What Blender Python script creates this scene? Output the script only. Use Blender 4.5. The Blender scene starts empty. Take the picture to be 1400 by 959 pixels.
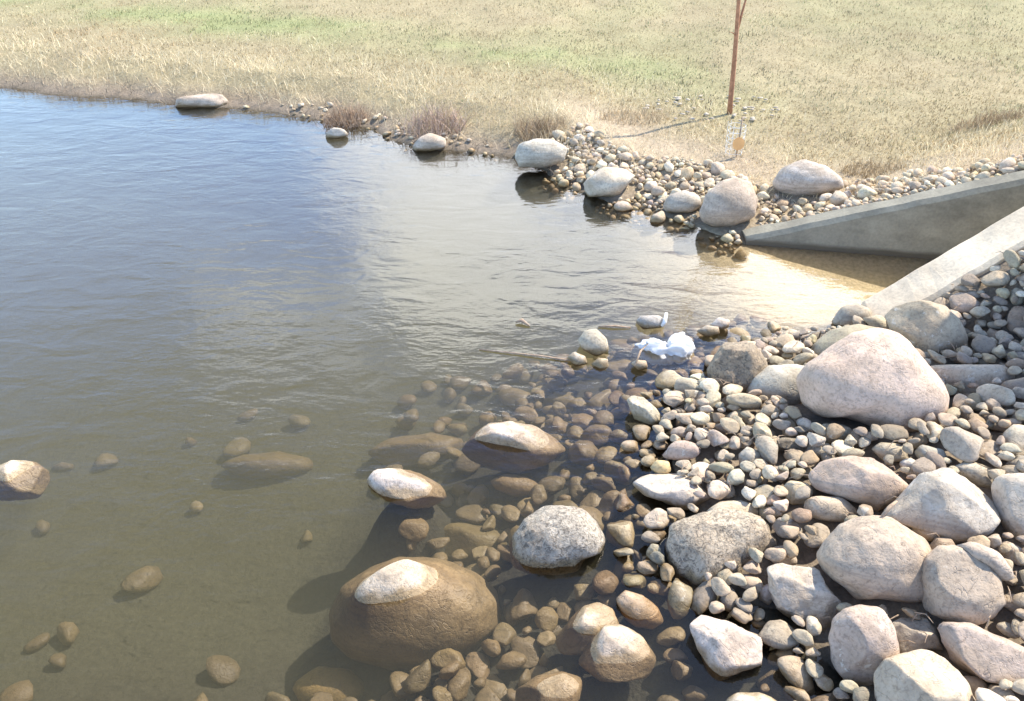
import bpy, bmesh, math, random
import numpy as np
from mathutils import Vector, Matrix, noise as mnoise
random.seed(7); rng = np.random.default_rng(7)
S = bpy.context.scene; COL = S.collection

# ------------------------------------------------------------------ camera
CAM_H = 2.6; PITCH = math.radians(33); FPX = 1120.0
cam = bpy.data.cameras.new('camera'); camo = bpy.data.objects.new('camera', cam); COL.objects.link(camo)
camo.location = (0, 0, CAM_H); camo.rotation_euler = (math.radians(90) - PITCH, 0, 0)
cam.sensor_width = 36; cam.lens = 36 * FPX / 1400; cam.clip_end = 1000; cam.clip_start = 0.05
S.camera = camo
# ------------------------------------------------------------------ light
SUN_EL = math.radians(51); SUN_AZ = math.radians(60)      # azimuth from +y (away from the camera) towards +x
sd_ = Vector((math.sin(SUN_AZ) * math.cos(SUN_EL), math.cos(SUN_AZ) * math.cos(SUN_EL), math.sin(SUN_EL)))
sun = bpy.data.lights.new('sun', 'SUN'); suno = bpy.data.objects.new('sun', sun); COL.objects.link(suno)
sun.energy = 5.0; sun.angle = math.radians(0.53); sun.color = (1, .90, .76)
suno.rotation_euler = (-sd_).to_track_quat('-Z', 'Y').to_euler(); suno.location = (6, 6, 12)
W = bpy.data.worlds.new('World'); S.world = W; W.use_nodes = True
nt = W.node_tree; nt.nodes.clear()
def N(nt, t, **k):
    n = nt.nodes.new(t)
    for a, b in k.items():
        if a.startswith('i_'): n.inputs[a[2:].replace('_', ' ')].default_value = b
        else: setattr(n, a, b)
    return n
def L(nt, a, b): nt.links.new(a, b)
def math_(nt, op, a, b=None, clamp=False):
    n = nt.nodes.new('ShaderNodeMath'); n.operation = op; n.use_clamp = clamp
    for k, v in enumerate((a, b)):
        if v is None: continue
        if isinstance(v, (int, float)): n.inputs[k].default_value = v
        else: nt.links.new(v, n.inputs[k])
    return n.outputs[0]
def ramp(nt, src, pts):
    r = nt.nodes.new('ShaderNodeValToRGB'); e = r.color_ramp.elements
    while len(e) < len(pts): e.new(.5)
    for k, (p, c) in enumerate(pts):
        e[k].position = p; e[k].color = (*c, 1) if isinstance(c, tuple) else (c, c, c, 1)
    nt.links.new(src, r.inputs[0]); return r.outputs[0]
sky = N(nt, 'ShaderNodeTexSky', sky_type='NISHITA', sun_disc=False, sun_elevation=SUN_EL, sun_rotation=SUN_AZ)
sky.air_density = 1.0; sky.dust_density = .6; sky.ozone_density = 2.5
tc = N(nt, 'ShaderNodeTexCoord'); sx = N(nt, 'ShaderNodeSeparateXYZ'); L(nt, tc.outputs['Generated'], sx.inputs[0])
zz = math_(nt, 'ADD', math_(nt, 'MAXIMUM', sx.outputs[2], 0.0), 0.18)
cx = N(nt, 'ShaderNodeCombineXYZ'); L(nt, math_(nt, 'DIVIDE', sx.outputs[0], zz), cx.inputs[0]); L(nt, math_(nt, 'DIVIDE', sx.outputs[1], zz), cx.inputs[1])
cx.inputs[2].default_value = 3.7
cn = N(nt, 'ShaderNodeTexNoise', i_Scale=1.7, i_Detail=8.0, i_Roughness=.6, i_Distortion=.3); L(nt, cx.outputs[0], cn.inputs['Vector'])
lowc = ramp(nt, sx.outputs[2], [(0.0, .0), (1.0, 0.0)])       # cloud banks crowd together towards the horizon
field = math_(nt, 'ADD', cn.outputs[0], lowc)
def sky_at(px, py):       # where in the sky the calm water at this spot looks
    u = (px - 700) / FPX; v = (479.5 - py) / FPX; d = Vector((u, math.cos(PITCH) + v * math.sin(PITCH), math.sin(PITCH) - v * math.cos(PITCH))).normalized()
    return d.x / (d.z + .18), d.y / (d.z + .18)
for (px, py, rad, wgt) in [(310, 430, .30, .28), (215, 420, .22, .24), (470, 560, .26, .30), (620, 330, .34, .19), (430, 290, .35, .04), (130, 730, .13, .26), (330, 750, .10, .26), (50, 880, .12, .24), (250, 900, .08, .22), (520, 430, .12, -.14), (560, 260, .2, -.12), (760, 390, .30, .20), (1050, 370, .45, .22), (455, 690, .16, .26), (690, 225, .7, .24), (330, 215, .5, .10),
                           (20, 420, .42, -.26), (230, 330, .26, -.34), (440, 345, .15, -.26), (760, 300, .14, -.18), (700, 480, .12, -.12), (640, 700, .34, -.26), (850, 450, .22, -.16), (60, 600, .30, -.18), (250, 620, .2, -.08), (820, 600, .25, -.15), (330, 850, .25, -.12), (980, 560, .2, -.15), (140, 620, .4, -.2), (60, 200, 1.4, -.10), (330, 170, .8, -.05)]:
    X, Y = sky_at(px, py); vd = N(nt, 'ShaderNodeVectorMath', operation='DISTANCE'); L(nt, cx.outputs[0], vd.inputs[0]); vd.inputs[1].default_value = (X, Y, 3.7)
    q = math_(nt, 'DIVIDE', vd.outputs['Value'], rad); q = math_(nt, 'MULTIPLY', math_(nt, 'MULTIPLY', q, q), -1.0)
    field = math_(nt, 'ADD', field, math_(nt, 'MULTIPLY', math_(nt, 'EXPONENT', q), wgt))
cf = ramp(nt, field, [(.575, .02), (.77, 1.0)])
sdn = N(nt, 'ShaderNodeVectorMath', operation='DOT_PRODUCT'); L(nt, tc.outputs['Generated'], sdn.inputs[0]); sdn.inputs[1].default_value = sd_[:]
cb = ramp(nt, sdn.outputs['Value'], [(0.0, .45), (.45, .75), (.8, 1.0)])                 # clouds are brighter towards the sun
ccol = N(nt, 'ShaderNodeMix', data_type='RGBA', blend_type='MULTIPLY'); ccol.inputs[0].default_value = 1; ccol.inputs[6].default_value = (26.0, 26.8, 28.0, 1); L(nt, cb, ccol.inputs[7])
mx = N(nt, 'ShaderNodeMix', data_type='RGBA'); L(nt, cf, mx.inputs[0]); blu = N(nt, 'ShaderNodeMix', data_type='RGBA', blend_type='MULTIPLY'); blu.inputs[0].default_value = 1; L(nt, sky.outputs[0], blu.inputs[6]); blu.inputs[7].default_value = (1.06, 1.12, 1.20, 1); low = ramp(nt, sx.outputs[2], [(0.0, (3.7, 3.3, 2.9)), (.28, (3.3, 3.1, 2.8)), (.42, (2.2, 2.5, 3.0)), (.55, (1.3, 1.5, 1.8)), (.68, (1.0, .98, .94)), (1.0, (1.0, .96, .90))])       # the air is brighter towards the horizon
blv = N(nt, 'ShaderNodeMix', data_type='RGBA', blend_type='MULTIPLY'); blv.inputs[0].default_value = 1; L(nt, blu.outputs[2], blv.inputs[6]); L(nt, low, blv.inputs[7]); L(nt, blv.outputs[2], mx.inputs[6]); L(nt, ccol.outputs[2], mx.inputs[7])
bg = N(nt, 'ShaderNodeBackground', i_Strength=.105); L(nt, mx.outputs[2], bg.inputs[0])
wo = N(nt, 'ShaderNodeOutputWorld'); L(nt, bg.outputs[0], wo.inputs[0])
S.view_settings.view_transform = 'Standard'; S.view_settings.look = 'None'
S.view_settings.exposure = 0.85; S.view_settings.gamma = 1
S.render.engine = 'CYCLES'; S.cycles.use_denoising = True
S.cycles.max_bounces = 6; S.cycles.transparent_max_bounces = 8; S.cycles.volume_bounces = 1
S.cycles.diffuse_bounces = 3; S.cycles.glossy_bounces = 3

# ------------------------------------------------------------------ helpers
cP, sP = math.cos(PITCH), math.sin(PITCH)
RIGHT = Vector((1, 0, 0)); UP = Vector((0, sP, cP)); BACK = Vector((0, -cP, sP))     # photo axes in the world
def ray(px, py):
    u = (px - 700) / FPX; v = (479.5 - py) / FPX
    return Vector((u, cP + v * sP, -sP + v * cP))
def at(px, py, z=0.0):
    d = ray(px, py); t = (z - CAM_H) / d.z
    return Vector((0, 0, CAM_H)) + d * t
def atY(px, py, Y):
    d = ray(px, py); return Vector((0, 0, CAM_H)) + d * (Y / d.y)
def project(x, y, z):
    dep = y * cP - (z - CAM_H) * sP
    return 700 + FPX * x / dep, 479.5 - FPX * (y * sP + (z - CAM_H) * cP) / dep, dep
def smooth(a, b, x):
    t = np.clip((x - a) / (b - a), 0, 1); return t * t * (3 - 2 * t)
_perm = rng.random((256, 256))
def vn(x, y, sc=1.0, off=0.0, octs=3):
    x = np.asarray(x, float); y = np.asarray(y, float); r = 0; a = 1; tot = 0
    for k in range(octs):
        X = x * sc + off + 17.3 * k; Y = y * sc + off * 1.7 + 5.1 * k
        i = np.floor(X).astype(int); j = np.floor(Y).astype(int); u = X - i; v = Y - j
        u = u * u * (3 - 2 * u); v = v * v * (3 - 2 * v)
        g = lambda p, q: _perm[(i + p) & 255, (j + q) & 255]
        r = r + a * ((g(0, 0) * (1 - u) + g(1, 0) * u) * (1 - v) + (g(0, 1) * (1 - u) + g(1, 1) * u) * v)
        tot += a; a *= .5; sc *= 2.03
    return r / tot
def link(name, me, parent=None):
    o = bpy.data.objects.new(name, me); COL.objects.link(o)
    if parent: o.parent = parent
    return o
def tag(o, label=None, cat=None, group=None, kind=None):
    if label: o['label'] = label
    if cat: o['category'] = cat
    if group: o['group'] = group
    if kind: o['kind'] = kind
    return o
def mesh_np(name, v, faces, mat=None, smoothf=False, col=None):
    """v: n x 3, faces: m x k array"""
    me = bpy.data.meshes.new(name); v = np.asarray(v, np.float32); f = np.asarray(faces, np.int32); k = f.shape[1]
    me.vertices.add(len(v)); me.vertices.foreach_set('co', v.ravel())
    me.loops.add(f.size); me.loops.foreach_set('vertex_index', f.ravel())
    me.polygons.add(len(f)); me.polygons.foreach_set('loop_start', np.arange(0, f.size, k, dtype=np.int32))
    me.polygons.foreach_set('use_smooth', np.full(len(f), smoothf))
    if col is not None:
        a = me.color_attributes.new('Col', 'FLOAT_COLOR', 'POINT')
        c = np.ones((len(v), 4), np.float32); c[:, :3] = col; a.data.foreach_set('color', c.ravel())
    me.update(calc_edges=True); me.validate()
    if mat: me.materials.append(mat)
    return me
def from_bm(name, bm, mat=None, sm=False):
    me = bpy.data.meshes.new(name); bmesh.ops.recalc_face_normals(bm, faces=bm.faces); bm.to_mesh(me); bm.free()
    if mat: me.materials.append(mat)
    if sm:
        for p in me.polygons: p.use_smooth = True
    return me
def tube(bm, pts, rad, seg=8, cap=True):
    rings = []; n = len(pts)
    for k, p in enumerate(pts):
        p = Vector(p); d = (Vector(pts[min(k + 1, n - 1)]) - Vector(pts[max(k - 1, 0)])).normalized()
        a = d.cross(Vector((.3, 1, .1))).normalized() if abs(d.dot(Vector((.3, 1, .1)).normalized())) < .95 else d.cross(Vector((1, 0, 0))).normalized()
        b = d.cross(a); r = rad[k] if isinstance(rad, (list, tuple)) else rad
        rings.append([bm.verts.new(p + (a * math.cos(t) + b * math.sin(t)) * r) for t in [2 * math.pi * q / seg for q in range(seg)]])
    for A, B in zip(rings, rings[1:]):
        for q in range(seg): bm.faces.new((A[q], A[(q + 1) % seg], B[(q + 1) % seg], B[q]))
    if cap: bm.faces.new(rings[0][::-1]); bm.faces.new(rings[-1])

# ------------------------------------------------------------------ materials
def mat(name):
    m = bpy.data.materials.new(name); m.use_nodes = True; t = m.node_tree
    return m, t, t.nodes['Principled BSDF']
def mixc(t, f, a, b, bt='MIX'):
    n = t.nodes.new('ShaderNodeMix'); n.data_type = 'RGBA'; n.blend_type = bt
    for k, v in ((0, f), (6, a), (7, b)):
        if isinstance(v, (int, float)): n.inputs[k].default_value = v
        elif isinstance(v, tuple): n.inputs[k].default_value = (*v, 1)
        else: t.links.new(v, n.inputs[k])
    return n.outputs[2]
def noise(t, vec, scale, detail=4, rough=.55, dist=0.0):
    n = N(t, 'ShaderNodeTexNoise', i_Scale=float(scale), i_Detail=float(detail), i_Roughness=rough, i_Distortion=dist)
    if vec is not None: L(t, vec, n.inputs['Vector'])
    return n.outputs[0]
def rock_material(name, source, rough_rock=0.0, wetline=.034):
    m, t, b = mat(name)
    geo = N(t, 'ShaderNodeNewGeometry'); pos = geo.outputs['Position']
    if source == 'object': base = N(t, 'ShaderNodeObjectInfo').outputs['Color']
    else: base = N(t, 'ShaderNodeAttribute', attribute_name='Col').outputs['Color']
    n1 = noise(t, pos, 9, 5); n2 = noise(t, pos, 70, 4, .65); n3 = noise(t, pos, 26, 3, .6, .6)
    c = mixc(t, 1.0, base, ramp(t, n1, [(.3, .78), (.7, 1.16)]), 'MULTIPLY')
    c = mixc(t, .8, c, ramp(t, n2, [(.34, .62), (.48, 1.0), (.75, 1.12)]), 'MULTIPLY')
    n6 = noise(t, pos, 3.2, 5, .62, .8); c = mixc(t, ramp(t, n6, [(.46, 0.0), (.66, .55)]), c, (.36, .27, .18))
    c = mixc(t, ramp(t, n3, [(.60, 0.0), (.70, .45)]), c, (.24, .19, .14))
    wv = N(t, 'ShaderNodeTexNoise', i_Scale=7.0, i_Detail=3.0, i_Distortion=2.2); L(t, pos, wv.inputs['Vector'])
    crk = ramp(t, math_(t, 'ABSOLUTE', math_(t, 'SUBTRACT', wv.outputs[0], .5)), [(.0, 1.0), (.012, .0)]); c = mixc(t, math_(t, 'MULTIPLY', crk, .18), c, (.17, .14, .11))
    rnd = N(t, 'ShaderNodeObjectInfo').outputs['Random']
    mpb = N(t, 'ShaderNodeMapping'); L(t, pos, mpb.inputs[0]); mpb.inputs['Scale'].default_value = (4, 9, 42); mpb.inputs['Rotation'].default_value = (.5, .35, .2)
    bnd = noise(t, mpb.outputs[0], 1.0, 4, .6, .5)
    c = mixc(t, math_(t, 'MULTIPLY', ramp(t, bnd, [(.40, 1.0), (.56, 0.0)]), ramp(t, rnd, [(.45, .0), (.6, .42), (1.0, .42)])), c, (.26, .215, .17))
    lich = noise(t, pos, 17, 6, .7, .4); c = mixc(t, math_(t, 'MULTIPLY', ramp(t, lich, [(.60, 0.0), (.64, .6)]), ramp(t, rnd, [(.0, 1.0), (.35, .7), (.45, .0)])), c, (.66, .62, .53))
    if rough_rock:
        n5 = noise(t, pos, 45, 5, .7, 1.2)
        c = mixc(t, ramp(t, n5, [(.50, 0.0), (.60, .75 * rough_rock)]), c, (.12, .105, .085))
    # water line: wet and stained brown below
    sz = N(t, 'ShaderNodeSeparateXYZ'); L(t, pos, sz.inputs[0])
    nz = noise(t, pos, 14, 3)
    h = math_(t, 'SUBTRACT', sz.outputs[2], math_(t, 'MULTIPLY', math_(t, 'SUBTRACT', nz, .5), .09))
    wet = ramp(t, math_(t, 'ADD', math_(t, 'MULTIPLY', h, 8.0), .5), [(.5 + 8 * (wetline - .014), 1.0), (.5 + 8 * (wetline + .014), 0.0)])
    wc = mixc(t, 1.0, c, (.60, .53, .40), 'MULTIPLY')
    alg = ramp(t, math_(t, 'ADD', math_(t, 'MULTIPLY', h, 3.0), .5), [(.30, .35), (.5, .08)])
    wc = mixc(t, alg, wc, (.15, .115, .055))
    c = mixc(t, wet, c, wc)
    L(t, c, b.inputs['Base Color'])
    L(t, ramp(t, wet, [(0, .88), (1, .5)]), b.inputs['Roughness'])
    b.inputs['Specular IOR Level'].default_value = .35
    bp = N(t, 'ShaderNodeBump', i_Strength=.55, i_Distance=.009); 
    hh = math_(t, 'ADD', math_(t, 'SUBTRACT', math_(t, 'MULTIPLY', n2, .5), math_(t, 'MULTIPLY', crk, .5)), math_(t, 'ADD', n3, math_(t, 'MULTIPLY', noise(t, pos, 160, 2), .25)))
    if rough_rock: hh = math_(t, 'ADD', hh, math_(t, 'MULTIPLY', n5, 1.6)); bp.inputs['Strength'].default_value = .9
    L(t, hh, bp.inputs['Height']); L(t, bp.outputs[0], b.inputs['Normal'])
    return m
M_ROCK = rock_material('river_stone', 'object')
M_ROUGH = rock_material('pitted_stone', 'object', 1.0)
M_STUFF = rock_material('small_river_stone', 'attr')

def attr_material(name, rough=.9, spec=.2, var=.25, scale=60, transl=0.0, bump=0.0):
    m, t, b = mat(name); geo = N(t, 'ShaderNodeNewGeometry'); pos = geo.outputs['Position']
    base = N(t, 'ShaderNodeAttribute', attribute_name='Col').outputs['Color']
    n1 = noise(t, pos, scale, 4, .65)
    c = mixc(t, 1.0, base, ramp(t, n1, [(.3, 1 - var), (.7, 1 + var)]), 'MULTIPLY')
    L(t, c, b.inputs['Base Color']); b.inputs['Roughness'].default_value = rough; b.inputs['Specular IOR Level'].default_value = spec
    if bump:
        bp = N(t, 'ShaderNodeBump', i_Strength=bump, i_Distance=.03); L(t, n1, bp.inputs['Height']); L(t, bp.outputs[0], b.inputs['Normal'])
    if transl:
        tr = N(t, 'ShaderNodeBsdfTranslucent'); L(t, c, tr.inputs[0]); mx = N(t, 'ShaderNodeMixShader', i_Fac=transl)
        L(t, b.outputs[0], mx.inputs[1]); L(t, tr.outputs[0], mx.inputs[2]); L(t, mx.outputs[0], t.nodes['Material Output'].inputs[0])
    return m
M_GROUND = attr_material('ground', .95, .1, .25, 38, 0, .45)
M_GRASS = attr_material('grass_blade', .7, .2, .25, 9, .2)

def plain(name, c, rough=.7, scale=20, var=.2, bump=0.0, spec=.3):
    m, t, b = mat(name); geo = N(t, 'ShaderNodeNewGeometry')
    n1 = noise(t, geo.outputs['Position'], scale, 5, .6)
    cc = mixc(t, 1.0, c, ramp(t, n1, [(.3, 1 - var), (.7, 1 + var)]), 'MULTIPLY'); L(t, cc, b.inputs['Base Color'])
    b.inputs['Roughness'].default_value = rough; b.inputs['Specular IOR Level'].default_value = spec
    if bump:
        bp = N(t, 'ShaderNodeBump', i_Strength=bump, i_Distance=.01); L(t, n1, bp.inputs['Height']); L(t, bp.outputs[0], b.inputs['Normal'])
    return m
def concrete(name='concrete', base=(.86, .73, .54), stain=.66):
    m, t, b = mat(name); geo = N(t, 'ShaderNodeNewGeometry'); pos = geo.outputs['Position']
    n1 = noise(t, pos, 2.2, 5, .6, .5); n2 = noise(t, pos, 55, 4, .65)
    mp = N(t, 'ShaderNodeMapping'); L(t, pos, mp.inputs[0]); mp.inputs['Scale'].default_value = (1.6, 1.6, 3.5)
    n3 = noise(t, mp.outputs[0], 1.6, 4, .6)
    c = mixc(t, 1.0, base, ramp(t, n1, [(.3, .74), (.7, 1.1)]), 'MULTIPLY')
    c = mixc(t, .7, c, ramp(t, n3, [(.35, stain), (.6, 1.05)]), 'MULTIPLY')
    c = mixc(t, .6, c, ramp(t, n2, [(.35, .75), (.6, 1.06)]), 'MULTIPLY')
    sz = N(t, 'ShaderNodeSeparateXYZ'); L(t, pos, sz.inputs[0])
    wl = ramp(t, math_(t, 'ADD', sz.outputs[2], math_(t, 'MULTIPLY', n1, -.06)), [(.0, 1.0), (.03, .0)])
    c = mixc(t, wl, c, (.10, .085, .06))
    L(t, c, b.inputs['Base Color']); b.inputs['Roughness'].default_value = .85
    bp = N(t, 'ShaderNodeBump', i_Strength=.4, i_Distance=.006); L(t, n2, bp.inputs['Height']); L(t, bp.outputs[0], b.inputs['Normal'])
    return m
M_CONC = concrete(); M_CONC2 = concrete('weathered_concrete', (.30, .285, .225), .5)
M_BARK = plain('reddish_bark', (.34, .17, .095), .7, 30, .35, .5)
M_TWIG = plain('dry_twig', (.36, .27, .19), .8, 50, .3, .3)
M_WIRE = plain('white_plastic', (.74, .74, .72), .5, 30, .1)
M_TAG = plain('orange_plastic', (.78, .44, .18), .5, 20, .1)
M_DARK = plain('pipe_inside', (.12, .12, .11), .9, 10, .3)
def bag_material():
    m, t, b = mat('white_film'); b.inputs['Base Color'].default_value = (.82, .84, .86, 1); b.inputs['Roughness'].default_value = .35
    tr = N(t, 'ShaderNodeBsdfTranslucent'); tr.inputs[0].default_value = (.8, .83, .86, 1)
    mx = N(t, 'ShaderNodeMixShader', i_Fac=.3); L(t, b.outputs[0], mx.inputs[1]); L(t, tr.outputs[0], mx.inputs[2]); L(t, mx.outputs[0], t.nodes['Material Output'].inputs[0])
    return m
M_BAG = bag_material()
def water_material():
    m = bpy.data.materials.new('pond_water'); m.use_nodes = True; t = m.node_tree; t.nodes.clear()
    geo = N(t, 'ShaderNodeNewGeometry'); pos = geo.outputs['Position']
    mp = N(t, 'ShaderNodeMapping'); L(t, pos, mp.inputs[0]); mp.inputs['Scale'].default_value = (1.0, 1.8, 1.0); mp.inputs['Rotation'].default_value = (0, 0, math.radians(12))
    a = noise(t, mp.outputs[0], 3.0, 2, .5, .6); b2 = noise(t, mp.outputs[0], 9.0, 3, .55, .4); c2 = noise(t, mp.outputs[0], 26.0, 2, .5)
    patch = ramp(t, noise(t, pos, .9, 3, .5), [(.36, .12), (.66, 1.2)])
    hh = math_(t, 'ADD', math_(t, 'MULTIPLY', a, .8), math_(t, 'MULTIPLY', math_(t, 'ADD', math_(t, 'MULTIPLY', b2, .36), math_(t, 'MULTIPLY', c2, .14)), patch))
    bp = N(t, 'ShaderNodeBump', i_Strength=1.0, i_Distance=.007); L(t, hh, bp.inputs['Height'])
    fr = N(t, 'ShaderNodeFresnel', i_IOR=1.5); L(t, bp.outputs[0], fr.inputs['Normal'])
    tr = N(t, 'ShaderNodeBsdfTransparent'); tr.inputs[0].default_value = (1, 1, 1, 1)
    gl = N(t, 'ShaderNodeBsdfGlossy', i_Roughness=.03); gl.inputs[0].default_value = (1, 1, 1, 1); L(t, bp.outputs[0], gl.inputs['Normal'])
    mx = N(t, 'ShaderNodeMixShader'); L(t, math_(t, 'MULTIPLY', fr.outputs[0], 1.0, True), mx.inputs[0]); L(t, tr.outputs[0], mx.inputs[1]); L(t, gl.outputs[0], mx.inputs[2])
    out = N(t, 'ShaderNodeOutputMaterial'); L(t, mx.outputs[0], out.inputs['Surface'])
    sc = N(t, 'ShaderNodeVolumeScatter', i_Density=2.3, i_Anisotropy=.2); sc.inputs['Color'].default_value = (.145, .14, .08, 1)
    ab = N(t, 'ShaderNodeVolumeAbsorption', i_Density=.5); ab.inputs['Color'].default_value = (.46, .47, .28, 1)
    ad = N(t, 'ShaderNodeAddShader'); L(t, sc.outputs[0], ad.inputs[0]); L(t, ab.outputs[0], ad.inputs[1]); L(t, ad.outputs[0], out.inputs['Volume'])
    return m
M_WATER = water_material()

# ------------------------------------------------------------------ terrain
far_shore = [(-5.87, 9.51), (-4.9, 9.2), (-3.78, 8.93), (-3.0, 8.72), (-2.13, 8.46), (-1.45, 8.02), (-.98, 7.62), (-.45, 7.42), (0.0, 7.22), (.3, 6.85), (.61, 6.43), (.95, 6.15), (1.26, 5.9), (1.5, 5.6), (1.70, 5.42)]
FW = ((1.70, 5.42), (4.45, 4.90)); NW = ((2.16, 4.41), (4.45, 4.44))       # inner faces of the two wing walls
near_shore = [(1.55, 4.2), (1.3, 3.95), (1.18, 3.72), (.95, 3.45), (.82, 3.12), (.78, 2.85), (.86, 2.62), (.74, 2.42), (.86, 2.2), (1.08, 2.12), (1.12, 1.95), (1.22, 1.78), (1.1, 1.5), (.9, 1.2), (.2, .85), (-1.5, .6), (-5, .1), (-12, -1), (-22, 1), (-26, 6), (-20, 11.5), (-12, 11.2), (-8.5, 10.4)]
near_shore[:3] = [(2.0, 4.30), (1.62, 4.02), (1.32, 3.78), (1.12, 3.6)]
def nwy(x): return np.where(np.asarray(x) < 3.1, 4.41 + .18 * (np.asarray(x) - 2.16), 4.579 - .10 * (np.asarray(x) - 3.1))
POLY = np.array(far_shore + [FW[1], NW[1], (3.1, 4.579), NW[0]] + near_shore)
def sdist(x, y):
    x = np.asarray(x, float); y = np.asarray(y, float); d2 = np.full(x.shape, 1e9); ins = np.zeros(x.shape, bool)
    for (ax, ay), (bx, by) in zip(POLY, np.roll(POLY, -1, 0)):
        ex, ey = bx - ax, by - ay; t = np.clip(((x - ax) * ex + (y - ay) * ey) / (ex * ex + ey * ey), 0, 1)
        d2 = np.minimum(d2, (x - ax - t * ex) ** 2 + (y - ay - t * ey) ** 2)
        if ay != by: ins ^= ((ay > y) != (by > y)) & (x < (bx - ax) * (y - ay) / (by - ay) + ax)
    return np.where(ins, -1, 1) * np.sqrt(d2)
def fw_top(x): return .05 + .34 * (x - 1.70)
def nw_top(x): return np.minimum(.12 + .63 * (x - 2.16), .712 + .25 * (x - 3.1))
def line_y(l, x): return l[0][1] + (x - l[0][0]) * (l[1][1] - l[0][1]) / (l[1][0] - l[0][0])
def shore(x, y):
    x = np.asarray(x, float); y = np.asarray(y, float)
    wv = 1 - smooth(1.2, 1.7, x) * smooth(3.9, 4.1, y) * (1 - smooth(5.6, 5.9, y))
    s = sdist(x, y) + wv * ((vn(x, y, 2.2, 3.1) - .5) * .28 + (vn(x, y, 9, 8.1, 2) - .5) * .05)
    return s, wv
MOUNDS = [(at(*q[:2]).x, at(*q[:2]).y, q[2], q[3]) for q in ((557, 662, .10, -.09), (705, 610, .12, -.18), (605, 895, .1, -.18))]      # silt heaped against the rocks standing in the water
def terrain(x, y):
    x = np.asarray(x, float); y = np.asarray(y, float); s, wv = shore(x, y)
    d = np.maximum(-s, 0)
    zw = -.66 * (1 - np.exp(-(d / 1.35) ** 1.35)) - .03 * np.minimum(d / .1, 1)
    for (mx_, my_, mr, mt) in MOUNDS: zw = np.maximum(zw, mt - .55 * ((x - mx_) ** 2 + (y - my_) ** 2) / mr)
    zw = np.maximum(zw, -.11 - .7 * (1 - smooth(.2, 1.7, x) * smooth(3.9, 4.5, y))) - .05 * (vn(x, y, 1.5, 6) - .5) * np.minimum(d, 1)
    sl = np.maximum(s, 0)
    slope = .24 + .7 * (1 - smooth(.7, 1.5, y)) * (1 - smooth(1.2, 3, x))
    zn = 1.25 * (1 - np.exp(-slope * sl / 1.25))
    band = .34 * (1 - smooth(.3, 1.2, x)) + .22 * smooth(.3, 1.2, x)
    zf = band * np.minimum(sl, .7) + .04 * np.maximum(sl - .7, 0) * (1 + .0 * sl)
    zf = np.minimum(zf, 2.2) + .05 * (vn(x, y, .6, 2) - .5) * np.minimum(sl, 1)
    wf = smooth(4.3, 5.2, y) * smooth(-10, -8, x) + (1 - smooth(-10, -8, x)); zl = zn * (1 - wf) + zf * wf
    # ground banked up against the walls of the culvert end
    xc = np.clip(x, 1.7, 4.6)
    do = y - line_y(FW, xc) - .17; on = (x > 1.75) & (x < 6) & (do > -.1)
    zl = np.where(on, np.maximum(zl, (fw_top(xc) - .05) - .25 * np.maximum(do, 0)), zl)
    di = nwy(xc) - .26 - y; on = (x > 2.1) & (x < 6) & (di > -.12)
    zl = np.where(on, np.maximum(zl, (nw_top(xc) - .12) - .25 * np.maximum(di, 0)), zl)
    zl = np.where(s > 0, zl + 1.0 * smooth(4.4, 4.9, x) * (1 - smooth(5.5, 7, y)) * smooth(2.5, 4, y) * np.exp(-zl), zl)
    zl = zl + (.03 * (vn(x, y, 5, 1.2) - .5)) * np.minimum(sl * 4, 1)
    return np.where(s > 0, zl, zw)
def axis(lo, hi, st, ends):
    a = list(np.arange(lo, hi + 1e-6, st)); d = st; p = hi; q = lo; A = []; B = []
    while p < ends[1]: d *= 1.13; p += d; A.append(p)
    d = st
    while q > ends[0]: d *= 1.13; q -= d; B.append(q)
    return np.array(B[::-1] + a + A)
gx = axis(-4.5, 4.9, .045, (-160, 160)); gy = axis(.6, 9.6, .045, (-60, 240))
GX, GY = np.meshgrid(gx, gy); GZ = terrain(GX, GY); GS, _ = shore(GX, GY)
nx, ny = len(gx), len(gy)
idx = np.arange(nx * ny).reshape(ny, nx)
F = np.stack([idx[:-1, :-1], idx[:-1, 1:], idx[1:, 1:], idx[1:, :-1]], -1).reshape(-1, 4)
def lerp(a, b, t): return a + (np.array(b) - a) * t[..., None]
STRAW = np.array((.46, .395, .245)); GREEN = np.array((.27, .29, .14)); BROWN = np.array((.33, .25, .16))
def lawn_green(x, y, s):
    """how green the turf is: faint patches, a greener belt a little up from the bank"""
    g = smooth(.42, .68, vn(x, y, .6, 9.3, 4)) * .28
    belt = np.exp(-((s - 2.25 - .7 * vn(x, y, .5, 4)) / .55) ** 2) * (1 - .8 * smooth(.0, 3.0, x)) * (.35 + .9 * smooth(.35, .6, vn(x, y, .9, 1.1, 3)))
    return np.clip(g + belt * .75, 0, 1) * smooth(.9, 2.0, s)
far = (GY > 4.6 + 0 * GX) | (GX < -9)
c = np.tile(np.array((.23, .19, .145)), (ny, nx, 1))                                  # gravelly soil below the stones
tl = smooth(.05, .5, GS) * far; c = lerp(c, STRAW * .62, tl)
c = lerp(c, GREEN * .85, lawn_green(GX, GY, GS) * tl)
peb = smooth(.2, .8, GX) * (1 - smooth(1.0, 1.6, GS)) * (GY > 4.6); c = lerp(c, (.34, .28, .20), peb * tl)
c = c * (0.82 + .36 * vn(GX, GY, 3, 3, 3))[..., None]
ww = 1 - smooth(-.02, .03, GZ); c = lerp(c, (.06, .055, .04), ww); c = lerp(c, (.09, .085, .055), ww * smooth(1.0, 1.9, -GS + .5 * (vn(GX, GY, 1.2, 3) - .5)))
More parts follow.
